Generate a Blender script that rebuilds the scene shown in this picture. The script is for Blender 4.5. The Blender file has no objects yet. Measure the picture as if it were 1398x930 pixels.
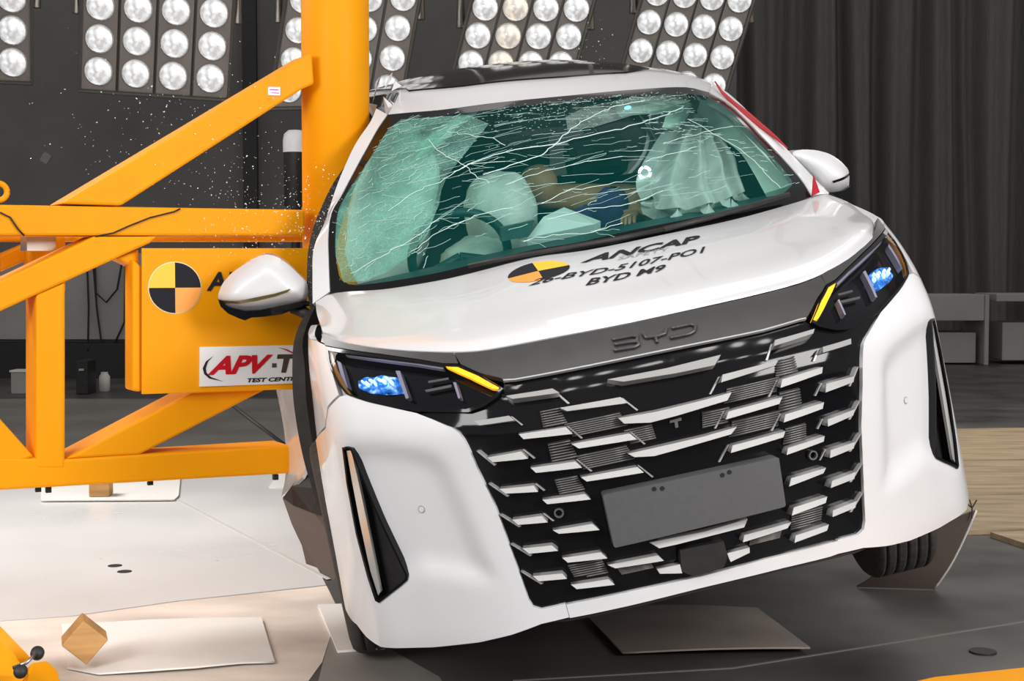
import bpy, bmesh, math, random
from mathutils import Vector, Matrix
from mathutils.geometry import delaunay_2d_cdt
random.seed(7)
SC = bpy.context.scene
COL = SC.collection
R = math.radians

# ------------------------------------------------------------------ camera
cam_data = bpy.data.cameras.new('camera')
cam = bpy.data.objects.new('camera', cam_data)
COL.objects.link(cam)
cam_data.sensor_width = 36.0
cam_data.lens = 36.0 * 2000.0 / 1398.0
cam_data.clip_start = 0.05
cam_data.clip_end = 200
cam.location = (0, 0, 1.275)
cam.rotation_euler = (math.pi / 2 - math.atan(100 / 2000.0), 0, 0)
SC.camera = cam

# ------------------------------------------------------------------ world, lights, exposure
world = bpy.data.worlds.new('hall_ambience')
SC.world = world
world.use_nodes = True
bg = world.node_tree.nodes['Background']
bg.inputs[0].default_value = (1.0, 0.985, 0.965, 1)
bg.inputs[1].default_value = 0.38
SC.view_settings.view_transform = 'Standard'
SC.view_settings.look = 'None'
SC.view_settings.gamma = 1.0
SC.view_settings.use_curve_mapping = False
SC.view_settings.exposure = 0.0

def area(name, loc, aim, sx, sy, power, color=(1, 0.985, 0.965), spread=180):
    l = bpy.data.lights.new(name, 'AREA')
    l.shape = 'RECTANGLE'; l.size = sx; l.size_y = sy
    l.energy = power; l.color = color; l.spread = R(spread)
    o = bpy.data.objects.new(name, l)
    COL.objects.link(o)
    o.location = loc
    o.rotation_euler = (Vector(aim) - Vector(loc)).to_track_quat('-Z', 'Y').to_euler()
    return o
for row, (ly, lz) in enumerate(((.3, 5.3), (1.5, 5.5), (2.7, 5.6))):          # rows of round flood lamps over the nose of the car
    for k in range(10):
        l = bpy.data.lights.new('flood_lamp', 'AREA'); l.shape = 'DISK'; l.size = .24; l.energy = 2.6; l.color = (1, .97, .94)
        o = bpy.data.objects.new('flood_lamp', l); COL.objects.link(o); o.location = (-1.7 + .5 * k, ly, lz)
        o.rotation_euler = (Vector((.5, 4.6, .8)) - Vector(o.location)).to_track_quat('-Z', 'Y').to_euler()
area('overhead_lamp', (-4.6, 7.2, 4.2), (-1.5, 6.8, 0.0), 2.0, 2.0, 74, (1, 0.97, 0.94), 80)
area('overhead_lamp', (-3.0, 0.6, 2.5), (-0.5, 4.8, 0.7), 1.8, 1.8, 150)
area('overhead_lamp', (3.4, 0.8, 2.6), (1.2, 4.6, 0.7), 1.8, 1.8, 200)
area('overhead_lamp', (0.6, 7.2, 4.9), (0.5, 6.0, 1.6), 2.6, 1.6, 15)
area('overhead_lamp', (4.5, 10.5, 5.0), (4.0, 10.0, 0.0), 2.5, 2.5, 60, (1, 0.95, 0.88), 120)

# ------------------------------------------------------------------ helpers
def mat(name, col, rough=0.5, metal=0.0, coat=0.0, emit=None, power=0.0, spec=0.5):
    m = bpy.data.materials.new(name)
    m.use_nodes = True
    b = m.node_tree.nodes['Principled BSDF']
    b.inputs['Base Color'].default_value = (*col, 1)
    b.inputs['Roughness'].default_value = rough
    b.inputs['Metallic'].default_value = metal
    b.inputs['Coat Weight'].default_value = coat
    b.inputs['Coat Roughness'].default_value = 0.04
    b.inputs['Specular IOR Level'].default_value = spec
    if emit:
        b.inputs['Emission Color'].default_value = (*emit, 1)
        b.inputs['Emission Strength'].default_value = power
    return m

def vary(m, scale=4.0, amount=0.25, bump=0.0, detail=6.0, stretch=(1, 1, 1), rough=0.0):
    """procedural grain: noise on the base colour and roughness, fine relief as bump"""
    nt = m.node_tree; N = nt.nodes; L = nt.links
    b = N['Principled BSDF']
    tc = N.new('ShaderNodeTexCoord'); mp = N.new('ShaderNodeMapping')
    mp.inputs['Scale'].default_value = stretch
    no = N.new('ShaderNodeTexNoise'); no.inputs['Scale'].default_value = scale; no.inputs['Detail'].default_value = detail
    L.new(tc.outputs['Object'], mp.inputs['Vector']); L.new(mp.outputs['Vector'], no.inputs['Vector'])
    c = b.inputs['Base Color'].default_value
    rp = N.new('ShaderNodeValToRGB')
    rp.color_ramp.elements[0].position = 0.3; rp.color_ramp.elements[1].position = 0.7
    rp.color_ramp.elements[0].color = tuple(max(0, v * (1 - amount)) for v in c[:3]) + (1,)
    rp.color_ramp.elements[1].color = tuple(min(1, v * (1 + amount)) for v in c[:3]) + (1,)
    L.new(no.outputs['Fac'], rp.inputs['Fac']); L.new(rp.outputs['Color'], b.inputs['Base Color'])
    if rough:
        mr = N.new('ShaderNodeMapRange'); r0 = b.inputs['Roughness'].default_value
        mr.inputs['To Min'].default_value = max(0.02, r0 - rough); mr.inputs['To Max'].default_value = min(1, r0 + rough)
        L.new(no.outputs['Fac'], mr.inputs['Value']); L.new(mr.outputs['Result'], b.inputs['Roughness'])
    if bump:
        bp = N.new('ShaderNodeBump'); bp.inputs['Strength'].default_value = bump; bp.inputs['Distance'].default_value = 0.02
        L.new(no.outputs['Fac'], bp.inputs['Height']); L.new(bp.outputs['Normal'], b.inputs['Normal'])
    return m

def glass(name, tint, gloss=0.1, rough=0.02, veil=None, amount=0.0):
    """thin glazing: light passes straight through tinted, with a mirror-like sheen by angle"""
    m = bpy.data.materials.new(name); m.use_nodes = True
    nt = m.node_tree; N = nt.nodes; L = nt.links
    for n in list(N): N.remove(n)
    out = N.new('ShaderNodeOutputMaterial'); mx = N.new('ShaderNodeMixShader')
    tr = N.new('ShaderNodeBsdfTransparent'); tr.inputs[0].default_value = (*tint, 1)
    gl = N.new('ShaderNodeBsdfGlossy'); gl.inputs['Roughness'].default_value = rough
    fr = N.new('ShaderNodeLayerWeight'); fr.inputs[0].default_value = gloss
    L.new(fr.outputs['Fresnel'], mx.inputs[0]); L.new(tr.outputs[0], mx.inputs[1]); L.new(gl.outputs[0], mx.inputs[2])
    L.new(mx.outputs[0], out.inputs[0])
    if veil:      # the laminate itself scatters a little of the light that falls on it
        df = N.new('ShaderNodeBsdfDiffuse'); df.inputs[0].default_value = (*veil, 1)
        m2 = N.new('ShaderNodeMixShader'); m2.inputs[0].default_value = amount
        L.new(mx.outputs[0], m2.inputs[1]); L.new(df.outputs[0], m2.inputs[2]); L.new(m2.outputs[0], out.inputs[0])
    return m

def crazed(name, tint, cover=0.5, scale=60, col=(0.75, 0.9, 0.86), floor=0.0):
    """shattered laminated glass: Voronoi cell borders scatter white, the rest stays clear"""
    m = glass(name, tint)
    nt = m.node_tree; N = nt.nodes; L = nt.links
    out = [n for n in N if n.type == 'OUTPUT_MATERIAL'][0]
    base = out.inputs[0].links[0].from_socket
    tc = N.new('ShaderNodeTexCoord')
    v = N.new('ShaderNodeTexVoronoi'); v.feature = 'DISTANCE_TO_EDGE'; v.inputs['Scale'].default_value = scale
    n2 = N.new('ShaderNodeTexNoise'); n2.inputs['Scale'].default_value = 9; n2.inputs['Detail'].default_value = 8
    mr = N.new('ShaderNodeMapRange'); mr.inputs['From Min'].default_value = 0.0; mr.inputs['From Max'].default_value = 0.10
    mr.inputs['To Min'].default_value = 1; mr.inputs['To Max'].default_value = 0
    rp = N.new('ShaderNodeMapRange'); rp.inputs['From Min'].default_value = 0.35; rp.inputs['From Max'].default_value = 0.7
    rp.inputs['To Max'].default_value = cover; rp.inputs['To Min'].default_value = floor
    mul = N.new('ShaderNodeMath'); mul.operation = 'MAXIMUM'
    mu2 = N.new('ShaderNodeMath'); mu2.operation = 'MULTIPLY'
    mu3 = N.new('ShaderNodeMath'); mu3.operation = 'MULTIPLY'; mu3.inputs[1].default_value = 0.5
    L.new(tc.outputs['Object'], v.inputs['Vector']); L.new(tc.outputs['Object'], n2.inputs['Vector'])
    L.new(v.outputs['Distance'], mr.inputs['Value']); L.new(n2.outputs['Fac'], rp.inputs['Value'])
    L.new(mr.outputs['Result'], mu2.inputs[0]); L.new(rp.outputs['Result'], mu2.inputs[1])
    L.new(rp.outputs['Result'], mu3.inputs[0])
    L.new(mu2.outputs[0], mul.inputs[0]); L.new(mu3.outputs[0], mul.inputs[1])
    df = N.new('ShaderNodeBsdfDiffuse'); df.inputs[0].default_value = (*col, 1)
    mx = N.new('ShaderNodeMixShader')
    L.new(mul.outputs[0], mx.inputs[0]); L.new(base, mx.inputs[1]); L.new(df.outputs[0], mx.inputs[2])
    L.new(mx.outputs[0], out.inputs[0])
    return m

def obj(name, verts, faces, m, parent=None, smooth=True, bevel=0.0, **props):
    me = bpy.data.meshes.new(name)
    me.from_pydata([tuple(v) for v in verts], [], faces)
    me.validate()
    if smooth: me.polygons.foreach_set('use_smooth', [True] * len(me.polygons))
    for mm in (m if isinstance(m, (list, tuple)) else [m]): me.materials.append(mm)
    o = bpy.data.objects.new(name, me)
    COL.objects.link(o)
    if parent: o.parent = parent
    if bevel:
        b = o.modifiers.new('edge', 'BEVEL'); b.width = bevel; b.segments = 2; b.limit_method = 'ANGLE'
    for k, v in props.items(): o[k] = v
    return o

def thing(name, label, cat, loc=(0, 0, 0), rz=0.0, group=None):
    o = bpy.data.objects.new(name, None)
    COL.objects.link(o)
    o.location = loc; o.rotation_euler = (0, 0, rz)
    tag(o, label, cat, group)
    return o
def tag(o, label, cat, group=None):
    o['label'] = label; o['category'] = cat
    if group: o['group'] = group
    return o

class MB:
    """collects simple solids into one mesh"""
    def __init__(s): s.v = []; s.f = []; s.mi = []; s.cur = 0
    def add(s, v, f):
        k = len(s.v); s.v += [tuple(p) for p in v]; s.f += [tuple(i + k for i in q) for q in f]
        s.mi += [s.cur] * len(f); return s
    def box(s, c, d, mtx=None):
        v = [Vector((c[0] + sx * d[0] / 2, c[1] + sy * d[1] / 2, c[2] + sz * d[2] / 2)) for sx in (-1, 1) for sy in (-1, 1) for sz in (-1, 1)]
        if mtx: v = [mtx @ p for p in v]
        return s.add(v, [(0, 1, 3, 2), (4, 6, 7, 5), (0, 4, 5, 1), (2, 3, 7, 6), (0, 2, 6, 4), (1, 5, 7, 3)])
    def prism(s, poly, y0, y1, fn):
        """polygon in (a,b) extruded between depths y0 and y1; fn(a,y,b)->xyz"""
        n = len(poly); ar = sum(poly[i][0] * poly[(i + 1) % n][1] - poly[(i + 1) % n][0] * poly[i][1] for i in range(n))
        if ar < 0: poly = poly[::-1]
        v = [fn(a, y0, b) for a, b in poly] + [fn(a, y1, b) for a, b in poly]
        f = [tuple(range(n)), tuple(range(2 * n - 1, n - 1, -1))]
        f += [(i + n, (i + 1) % n + n, (i + 1) % n, i) for i in range(n)]
        return s.add(v, f)
    def tube(s, pts, r, n=8, cap=True):
        pts = [Vector(p) for p in pts]; k = len(s.v); m = len(pts)
        up = None
        for i, p in enumerate(pts):
            d = (pts[min(i + 1, m - 1)] - pts[max(i - 1, 0)])
            d = d.normalized() if d.length > 1e-9 else Vector((0, 0, 1))
            if up is None: up = d.orthogonal().normalized()
            up = (up - d * up.dot(d)); up = up.normalized() if up.length > 1e-6 else d.orthogonal().normalized()
            w = d.cross(up); rr = r[i] if isinstance(r, (list, tuple)) else r
            for j in range(n):
                a = 2 * math.pi * j / n
                s.v.append(tuple(p + (up * math.cos(a) + w * math.sin(a)) * rr))
        for i in range(m - 1):
            for j in range(n):
                s.f.append((k + i * n + j, k + i * n + (j + 1) % n, k + (i + 1) * n + (j + 1) % n, k + (i + 1) * n + j)); s.mi.append(s.cur)
        if cap:
            s.f.append(tuple(k + j for j in range(n - 1, -1, -1))); s.f.append(tuple(k + (m - 1) * n + j for j in range(n))); s.mi += [s.cur] * 2
        return s
    def lathe(s, prof, mtx, n=32):
        """profile of (r,h) about local z, placed by mtx"""
        k = len(s.v); m = len(prof)
        for r, h in prof:
            for j in range(n):
                a = 2 * math.pi * j / n
                s.v.append(tuple(mtx @ Vector((r * math.cos(a), r * math.sin(a), h))))
        for i in range(m - 1):
            for j in range(n):
                s.f.append((k + i * n + j, k + i * n + (j + 1) % n, k + (i + 1) * n + (j + 1) % n, k + (i + 1) * n + j)); s.mi.append(s.cur)
        return s
    def grid(s, fn, nu, nv, loop=False):
        k = len(s.v)
        for i in range(nu + 1):
            for j in range(nv + 1): s.v.append(tuple(fn(i / nu, j / nv)))
        for i in range(nu):
            for j in range(nv):
                a = k + i * (nv + 1) + j
                s.f.append((a, a + nv + 1, a + nv + 2, a + 1)); s.mi.append(s.cur)
        return s
    def build(s, name, m, parent=None, smooth=False, bevel=0.0, **p):
        if len(s.f) < 4000 and not p.get('kind') == 'stuff':
            bm = bmesh.new(); vv = [bm.verts.new(q) for q in s.v]
            for q, mi in zip(s.f, s.mi):
                try: bm.faces.new([vv[i] for i in q]).material_index = mi
                except ValueError: pass
            bmesh.ops.recalc_face_normals(bm, faces=bm.faces)
            bm.verts.index_update()
            s.f = [tuple(v.index for v in q.verts) for q in bm.faces]; s.mi = [q.material_index for q in bm.faces]; bm.free()
        o = obj(name, s.v, s.f, m, parent, smooth, bevel, **p)
        if isinstance(m, (list, tuple)) and len(o.data.polygons) == len(s.mi): o.data.polygons.foreach_set('material_index', s.mi)
        return o

def inside(p, poly):
    c = False; n = len(poly); x, y = p
    for i in range(n):
        x1, y1 = poly[i]; x2, y2 = poly[(i + 1) % n]
        if (y1 > y) != (y2 > y) and x < (x2 - x1) * (y - y1) / (y2 - y1) + x1: c = not c
    return c
def resample(poly, d):
    out = []
    for (a, b) in zip(poly, poly[1:] + poly[:1]):
        n = max(1, int(math.dist(a, b) / d + .5))
        out += [(a[0] + (b[0] - a[0]) * k / n, a[1] + (b[1] - a[1]) * k / n) for k in range(n)]
    return out
def chaikin(poly, n=1, t=0.2):
    for _ in range(n):
        q = []
        for a, b in zip(poly, poly[1:] + poly[:1]):
            q += [(a[0] + (b[0] - a[0]) * t, a[1] + (b[1] - a[1]) * t), (a[0] + (b[0] - a[0]) * (1 - t), a[1] + (b[1] - a[1]) * (1 - t))]
        poly = q
    return poly

def patch(name, poly, fn, m, parent, d=0.03, off=0.0, back=0.02, holes=(), extra=None, rnd=0, flip=False, bdir=None, **props):
    """a panel cut to poly (2D) lying on the surface fn(a,b)->xyz: front sheet plus edge return of depth `back`"""
    if rnd: poly = chaikin(poly, rnd)
    rim = resample(poly, d); hs = [resample(h, d) for h in holes]
    lo = [min(p[i] for p in rim) for i in (0, 1)]; hi = [max(p[i] for p in rim) for i in (0, 1)]
    pts = list(rim); edges = [(i, (i + 1) % len(rim)) for i in range(len(rim))]
    for h in hs:
        k = len(pts); pts += h; edges += [(k + i, k + (i + 1) % len(h)) for i in range(len(h))]
    allrim = list(pts)
    nx = int((hi[0] - lo[0]) / d) + 1; ny = int((hi[1] - lo[1]) / d) + 1
    cell = {}
    for p in allrim: cell.setdefault((int(p[0] / d // 1), int(p[1] / d // 1)), []).append(p)
    for i in range(nx + 1):
        for j in range(ny + 1):
            p = (lo[0] + (i + .5 * (j % 2)) * d, lo[1] + j * d)
            if not inside(p, rim) or any(inside(p, h) for h in hs): continue
            c = (int(p[0] / d // 1), int(p[1] / d // 1))
            if any(math.dist(p, q) < .55 * d for a in (-1, 0, 1) for b in (-1, 0, 1) for q in cell.get((c[0] + a, c[1] + b), ())): continue
            pts.append(p)
    V, E_, F, ov, oe, of = delaunay_2d_cdt([Vector(p) for p in pts], edges, [], 0, 1e-7)
    tri = []
    for f in F:
        c = (sum(V[i].x for i in f) / len(f), sum(V[i].y for i in f) / len(f))
        if inside(c, rim) and not any(inside(c, h) for h in hs): tri.append(tuple(f))
    e = 1e-4
    def at(p, o2=0.0):
        P = Vector(fn(p[0], p[1])); du = Vector(fn(p[0] + e, p[1])) - P; dv = Vector(fn(p[0], p[1] + e)) - P
        n = du.cross(dv)
        n = n.normalized() if n.length > 1e-15 else Vector((0, -1, 0))
        if flip: n = -n
        return P + n * (off + o2 + (extra(p[0], p[1]) if extra else 0)), n
    vs = []; ns = []
    for v in V:
        P, n = at((v.x, v.y)); vs.append(P); ns.append(n)
    # orient: same turn in 2D for every triangle, then outward by majority
    fs = []; vote = 0
    for f in tri:
        a, b, c = V[f[0]], V[f[1]], V[f[2]]
        ar = (b.x - a.x) * (c.y - a.y) - (b.y - a.y) * (c.x - a.x)
        if abs(ar) < 2e-3 * max((a - b).length_squared, (b - c).length_squared, (c - a).length_squared): continue      # slivers along a straight rim
        if ar < 0: f = f[::-1]
        vote += (vs[f[1]] - vs[f[0]]).cross(vs[f[2]] - vs[f[0]]).dot(ns[f[0]])
        fs.append(f)
    if vote < 0: fs = [f[::-1] for f in fs]
    if back:
        # border edges: used by one face
        cnt = {}
        for f in fs:
            for a, b in zip(f, f[1:] + f[:1]): cnt[(a, b)] = 1
        bord = [(a, b) for (a, b) in cnt if (b, a) not in cnt]
        mp = {}
        for a, b in bord:
            for q in (a, b):
                if q not in mp:
                    mp[q] = (len(vs), len(vs) + 1)
                    vs.append(vs[q].copy()); vs.append(vs[q] + Vector(bdir) * back if bdir else vs[q] - ns[q] * back)
            fs.append((mp[b][0], mp[a][0], mp[a][1], mp[b][1]))
    return obj(name, vs, fs, m, parent, True, **props)

PLAN=[(0,-.006),(.15,-.005),(.25,0),(.36,.012),(.5,.043),(.6,.095),(.713,.172),(.79,.232),(.86,.292),(.905,.355),(.938,.45),(.962,.6),(.978,.8),(.985,1.05),(.985,1.6),(.985,2.6),(.985,3.6),(.975,4.3),(.945,4.75),(.86,4.98),(.6,5.09),(0,5.12)]
def _cat(P,n=12):
    out=[]
    Q=[(-P[1][0],P[1][1])]+P+[(-P[-2][0],P[-2][1])]
    for i in range(1,len(Q)-2):
        p0,p1,p2,p3=Q[i-1:i+3]
        for k in range(n):
            t=k/n
            # centripetal-ish: use chord scaled tangents
            d1=math.dist(p1,p2);d0=math.dist(p0,p1);d2=math.dist(p2,p3)
            m1=[(p2[j]-p0[j])/(d0+d1)*d1 for j in (0,1)];m2=[(p3[j]-p1[j])/(d1+d2)*d1 for j in (0,1)]
            h=(2*t**3-3*t*t+1,t**3-2*t*t+t,-2*t**3+3*t*t,t**3-t*t)
            out.append(tuple(h[0]*p1[j]+h[1]*m1[j]+h[2]*p2[j]+h[3]*m2[j] for j in (0,1)))
    out.append(P[-1]);return out
_C=_cat(PLAN)
_S=[0]
for a,b in zip(_C,_C[1:]): _S.append(_S[-1]+math.dist(a,b))
SMAX=_S[-1]
def plan(s):
    sg=1 if s>=0 else -1
    s=min(abs(s),SMAX-1e-9)
    import bisect
    i=max(0,min(len(_S)-2,bisect.bisect_right(_S,s)-1));t=(s-_S[i])/(_S[i+1]-_S[i])
    a,b=_C[i],_C[i+1]
    return sg*(a[0]+t*(b[0]-a[0])),a[1]+t*(b[1]-a[1])
_CZ=[(.1,.024),(.25,.020),(.4,.012),(.55,.003),(.7,-.010),(.85,-.022),(.95,-.020),(1.1,-.016)]
def _corner(z):
    if z<=_CZ[0][0]: return _CZ[0][1]
    for (a,p),(b,q) in zip(_CZ,_CZ[1:]):
        if z<=b: return p+(q-p)*(z-a)/(b-a)
    return _CZ[-1][1]
def W(s,z):
    x,y=plan(s)
    w=1-min(1,max(0,(y-.35)/1.1)); w=w*w*(3-2*w)
    b=3.3*max(0,z-.74)**2 + 1.5*max(0,.22-z)**2
    if y>4: b,w=-(1.2*max(0,z-.9)**2),1
    k=min(1,max(0,(y-.3)/.6))
    x*=1-k*(.07*max(0,z-.65)**2+.10*max(0,.5-z)**2)
    q=min(1,max(0,(y-.22)/.25)); q*=1-.6*min(1,max(0,(y-.9)/.8))
    x*=1+q*_corner(z)
    return (x,y+b*w,z)
def s_of_y(y,lo=.9):
    # side arc-length for a given y on the flank
    for i in range(len(_C)-1):
        if _S[i]>lo and _C[i][1]<=y<=_C[i+1][1]:
            return _S[i]+(y-_C[i][1])/(_C[i+1][1]-_C[i][1])*(_S[i+1]-_S[i])

def coons(B, T, L, Rr, bulge=None):
    """surface between four 3D border curves (u along B and T, v along L and Rr)"""
    def curve(P):
        n = len(P); acc = [0.0]
        for a, b in zip(P, P[1:]): acc.append(acc[-1] + math.dist(a, b))
        tot = acc[-1]
        def c(t):
            s = t * tot
            i = 0
            while i < n - 2 and acc[i + 1] < s: i += 1
            h = acc[i + 1] - acc[i]; q = (s - acc[i]) / h
            if q < 0 or q > 1: return tuple(P[i][k] + (P[i + 1][k] - P[i][k]) * q for k in range(3))
            o = []
            for k in range(3):
                p1, p2 = P[i][k], P[i + 1][k]
                m1 = (p2 - P[i - 1][k]) / (acc[i + 1] - acc[i - 1]) * h if i > 0 else p2 - p1
                m2 = (P[i + 2][k] - p1) / (acc[i + 2] - acc[i]) * h if i < n - 2 else p2 - p1
                o.append((2*q**3-3*q*q+1)*p1 + (q**3-2*q*q+q)*m1 + (3*q*q-2*q**3)*p2 + (q**3-q*q)*m2)
            return tuple(o)
        return c
    b, t, l, r = curve(B), curve(T), curve(L), curve(Rr)
    c00, c10, c01, c11 = B[0], B[-1], T[0], T[-1]
    def f(u, v):
        pb, pt, pl, pr = b(u), t(u), l(v), r(v)
        q = [(1-v)*pb[k] + v*pt[k] + (1-u)*pl[k] + u*pr[k] - ((1-u)*(1-v)*c00[k] + u*(1-v)*c10[k] + (1-u)*v*c01[k] + u*v*c11[k]) for k in range(3)]
        if bulge:
            d = bulge(u, v)
            q = [q[k] + d[k] for k in range(3)]
        return tuple(q)
    return f

# ------------------------------------------------------------------ main curves of the car body (car axes: x across, y rearwards, z up)
CAR_M = [(0.971783, -0.139794, -0.18999), (0.12322, 0.98768, -0.096467), (0.201135, 0.070335, 0.977035)]
CAR_T = (0.57114, 3.93968, 0.18557)
HOOD_FRONT = [(-0.8727, 0.6289, 1.049), (-0.851, 0.5764, 1.0362), (-0.809, 0.5094, 1.0212), (-0.7254, 0.4062, 1.0012), (-0.6432, 0.3224, 0.9859), (-0.5303, 0.2297, 0.9697), (-0.4809, 0.2034, 0.9646), (-0.438, 0.1894, 0.9624), (-0.2375, 0.1604, 0.9611), (-0.0686, 0.1511, 0.9582), (0.077, 0.1512, 0.9582), (0.2905, 0.1615, 0.9589), (0.4496, 0.1897, 0.9608), (0.5332, 0.2267, 0.9668), (0.6355, 0.3037, 0.9774), (0.7185, 0.3858, 0.9922), (0.7969, 0.477, 1.0089), (0.9411, 0.7951, 0.9947)]
HOOD_REAR = [(-0.8876, 1.24, 1.0845), (-0.8256, 1.22, 1.1064), (-0.6474, 1.06, 1.0997), (-0.4765, 0.935, 1.1038), (-0.3846, 0.885, 1.1103), (-0.1776, 0.81, 1.1262), (-0.0166, 0.79, 1.1169), (0.2978, 0.85, 1.1102), (0.5081, 0.94, 1.1026), (0.6929, 1.04, 1.1016), (0.8823, 1.16, 1.1025), (0.9507, 1.24, 1.0936)]
HOOD_LEFT = [HOOD_FRONT[0]] + [(-0.8807, 0.85, 1.0529), (-0.8879, 1.05, 1.0663)] + [HOOD_REAR[0]]
HOOD_RIGHT = [HOOD_FRONT[-1]] + [(0.9057, 0.72, 1.0265), (0.9485, 0.92, 1.0419), (0.9634, 1.1, 1.0686)] + [HOOD_REAR[-1]]
HOOD = coons(HOOD_FRONT, HOOD_REAR, HOOD_LEFT, HOOD_RIGHT, lambda u, v: (0, 0, .012 * math.sin(math.pi * max(0, min(1, v))) * max(0, 1 - (2 * u - 1) ** 4)))
SH_BASE = [(-0.8246, 1.24, 1.1094), (-0.7318, 1.14, 1.1015), (-0.6463, 1.07, 1.1022), (-0.4751, 0.945, 1.1063), (-0.383, 0.895, 1.1128), (-0.1755, 0.82, 1.1287), (-0.0142, 0.8, 1.1193), (0.3007, 0.86, 1.1115), (0.5113, 0.95, 1.104), (0.6965, 1.05, 1.1031), (0.8554, 1.15, 1.1068)]
SH_TOP = [(-0.4828, 1.78, 1.6622), (-0.3998, 1.76, 1.6539), (-0.2875, 1.74, 1.6414), (-0.0916, 1.72, 1.6293), (0.1714, 1.71, 1.6051), (0.4321, 1.73, 1.5802), (0.6639, 1.8, 1.55), (0.7571, 1.84, 1.5156)]
SH_LEFT = [SH_BASE[0]] + [(-0.8081, 1.29, 1.2013), (-0.7882, 1.36, 1.2955), (-0.7597, 1.42, 1.3647), (-0.7145, 1.46, 1.4144), (-0.6841, 1.49, 1.4496), (-0.6232, 1.57, 1.5188), (-0.5854, 1.63, 1.5597), (-0.5292, 1.72, 1.6203)] + [SH_TOP[0]]
SH_RIGHT = [SH_BASE[-1]] + [(0.8555, 1.2, 1.1444), (0.8535, 1.27, 1.1856), (0.8387, 1.36, 1.2488), (0.8252, 1.47, 1.314), (0.8113, 1.63, 1.3993), (0.7991, 1.78, 1.4682)] + [SH_TOP[-1]]
SHIELD = coons(SH_BASE, SH_TOP, SH_LEFT, SH_RIGHT, lambda u, v: (0, -.03 * math.sin(math.pi * max(0, min(1, v))) * max(0, 1 - (2 * u - 1) ** 2), .03 * math.sin(math.pi * max(0, min(1, v))) * max(0, 1 - (2 * u - 1) ** 2)))
ROOF_LEFT = [SH_TOP[0]] + [(-0.4074, 2.0, 1.743)] + [(-.43, 2.3, 1.765), (-.56, 2.8, 1.79), (-.64, 3.6, 1.78), (-.63, 4.75, 1.70)]
ROOF_RIGHT = [SH_TOP[-1]] + [(0.803, 1.95, 1.5295), (0.8421, 2.15, 1.5681)] + [(.75, 2.5, 1.63), (.73, 3.0, 1.66), (.68, 3.8, 1.68), (.63, 4.75, 1.66)]
ROOF_REAR = [(-.63, 4.75, 1.70), (-.3, 4.83, 1.75), (0, 4.85, 1.76), (.3, 4.83, 1.75), (.63, 4.75, 1.66)]
ROOF = coons(SH_TOP, ROOF_REAR, ROOF_LEFT, ROOF_RIGHT, lambda u, v: (0, 0, .052 * math.sin(math.pi * max(0, min(1, v))) * max(0, 1 - (2 * u - 1) ** 2)))

POLE_C, POLE_D = ((-1.0389, 1.7601, -0.1028), (0.2011, 0.0703, 0.977))
def pole_x(z):
    t = (z - POLE_C[2]) / POLE_D[2]
    return POLE_C[0] + POLE_D[0] * t, POLE_C[1] + POLE_D[1] * t
def dent(P):
    """the flank of the car pressed in around the pole"""
    x, y, z = P
    if x < -.3 and y > .6:
        t = min(1, max(0, (y - .62) / .55)); q = min(1, max(0, (z - .42) / .3))
        x += .062 * t * t * (3 - 2 * t) * q
    px, py = pole_x(z)
    if x < -.3 and y > .9:
        g = math.exp(-((y - py) / .42) ** 2)
        w = min(1, max(0, (y - .95) / .45))
        need = max(0, (px + .15) + .98) * g * w * max(0, min(1, (-x - .3) / .5))
        x += need
    return (x, y, z)
def WL(s, z): return W(-s, z)
def WLD(s, z): return dent(W(-s, z))
def mirror(poly): return [(-a, b) for a, b in poly]

# ------------------------------------------------------------------ materials
M_paint = vary(mat('white_car_paint', (.70, .70, .715), .32, 0, .8), 3, .015)
M_black = mat('black_gloss_plastic', (.004, .004, .005), .07, 0, 0, None, 0, .32)
M_blackm = vary(mat('black_matte_plastic', (.014, .013, .013), .55), 30, .3)
M_strip = vary(mat('dark_satin_metal', (.085, .083, .083), .38, .55), 20, .06)
M_chrome = mat('satin_chrome', (.46, .455, .45), .36, .4)
M_bright = mat('bright_chrome', (.75, .75, .74), .15, .6)
M_plate = vary(mat('grey_plate_plastic', (.082, .082, .085), .55), 60, .05)
M_slat = mat('grey_radiator_slats', (.17, .165, .16), .45, .5)
M_glass = glass('green_tinted_glass', (.70, .90, .86), .06, .02, (.012, .30, .27), .085)
M_craze = crazed('crazed_laminated_glass', (.70, .95, .88), .75, 55, (.30, .66, .56), .28)
M_craze2 = crazed('lightly_crazed_glass', (.85, .95, .92), .6, 70, (.55, .78, .72))
M_lens = glass('clear_lamp_lens', (.9, .92, .95), .14)
M_dark = glass('dark_privacy_glass', (.05, .06, .06), .2)
M_crack = mat('white_crack_edge', (.72, .9, .86), .4)
M_tyre = vary(mat('black_tyre_rubber', (.045, .042, .040), .75), 40, .3, .2)
M_rim = mat('grey_alloy', (.35, .35, .36), .3, .9)
M_amber = mat('amber_indicator_light', (.9, .45, .02), .3, 0, 0, (1.0, .36, .006), 1.05)
M_amberoff = mat('amber_reflector', (.32, .12, .01), .25, 0, .8)
M_blue = mat('blue_projector_glow', (.02, .12, .4), .2, 0, 0, (.03, .22, .95), .55)
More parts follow.
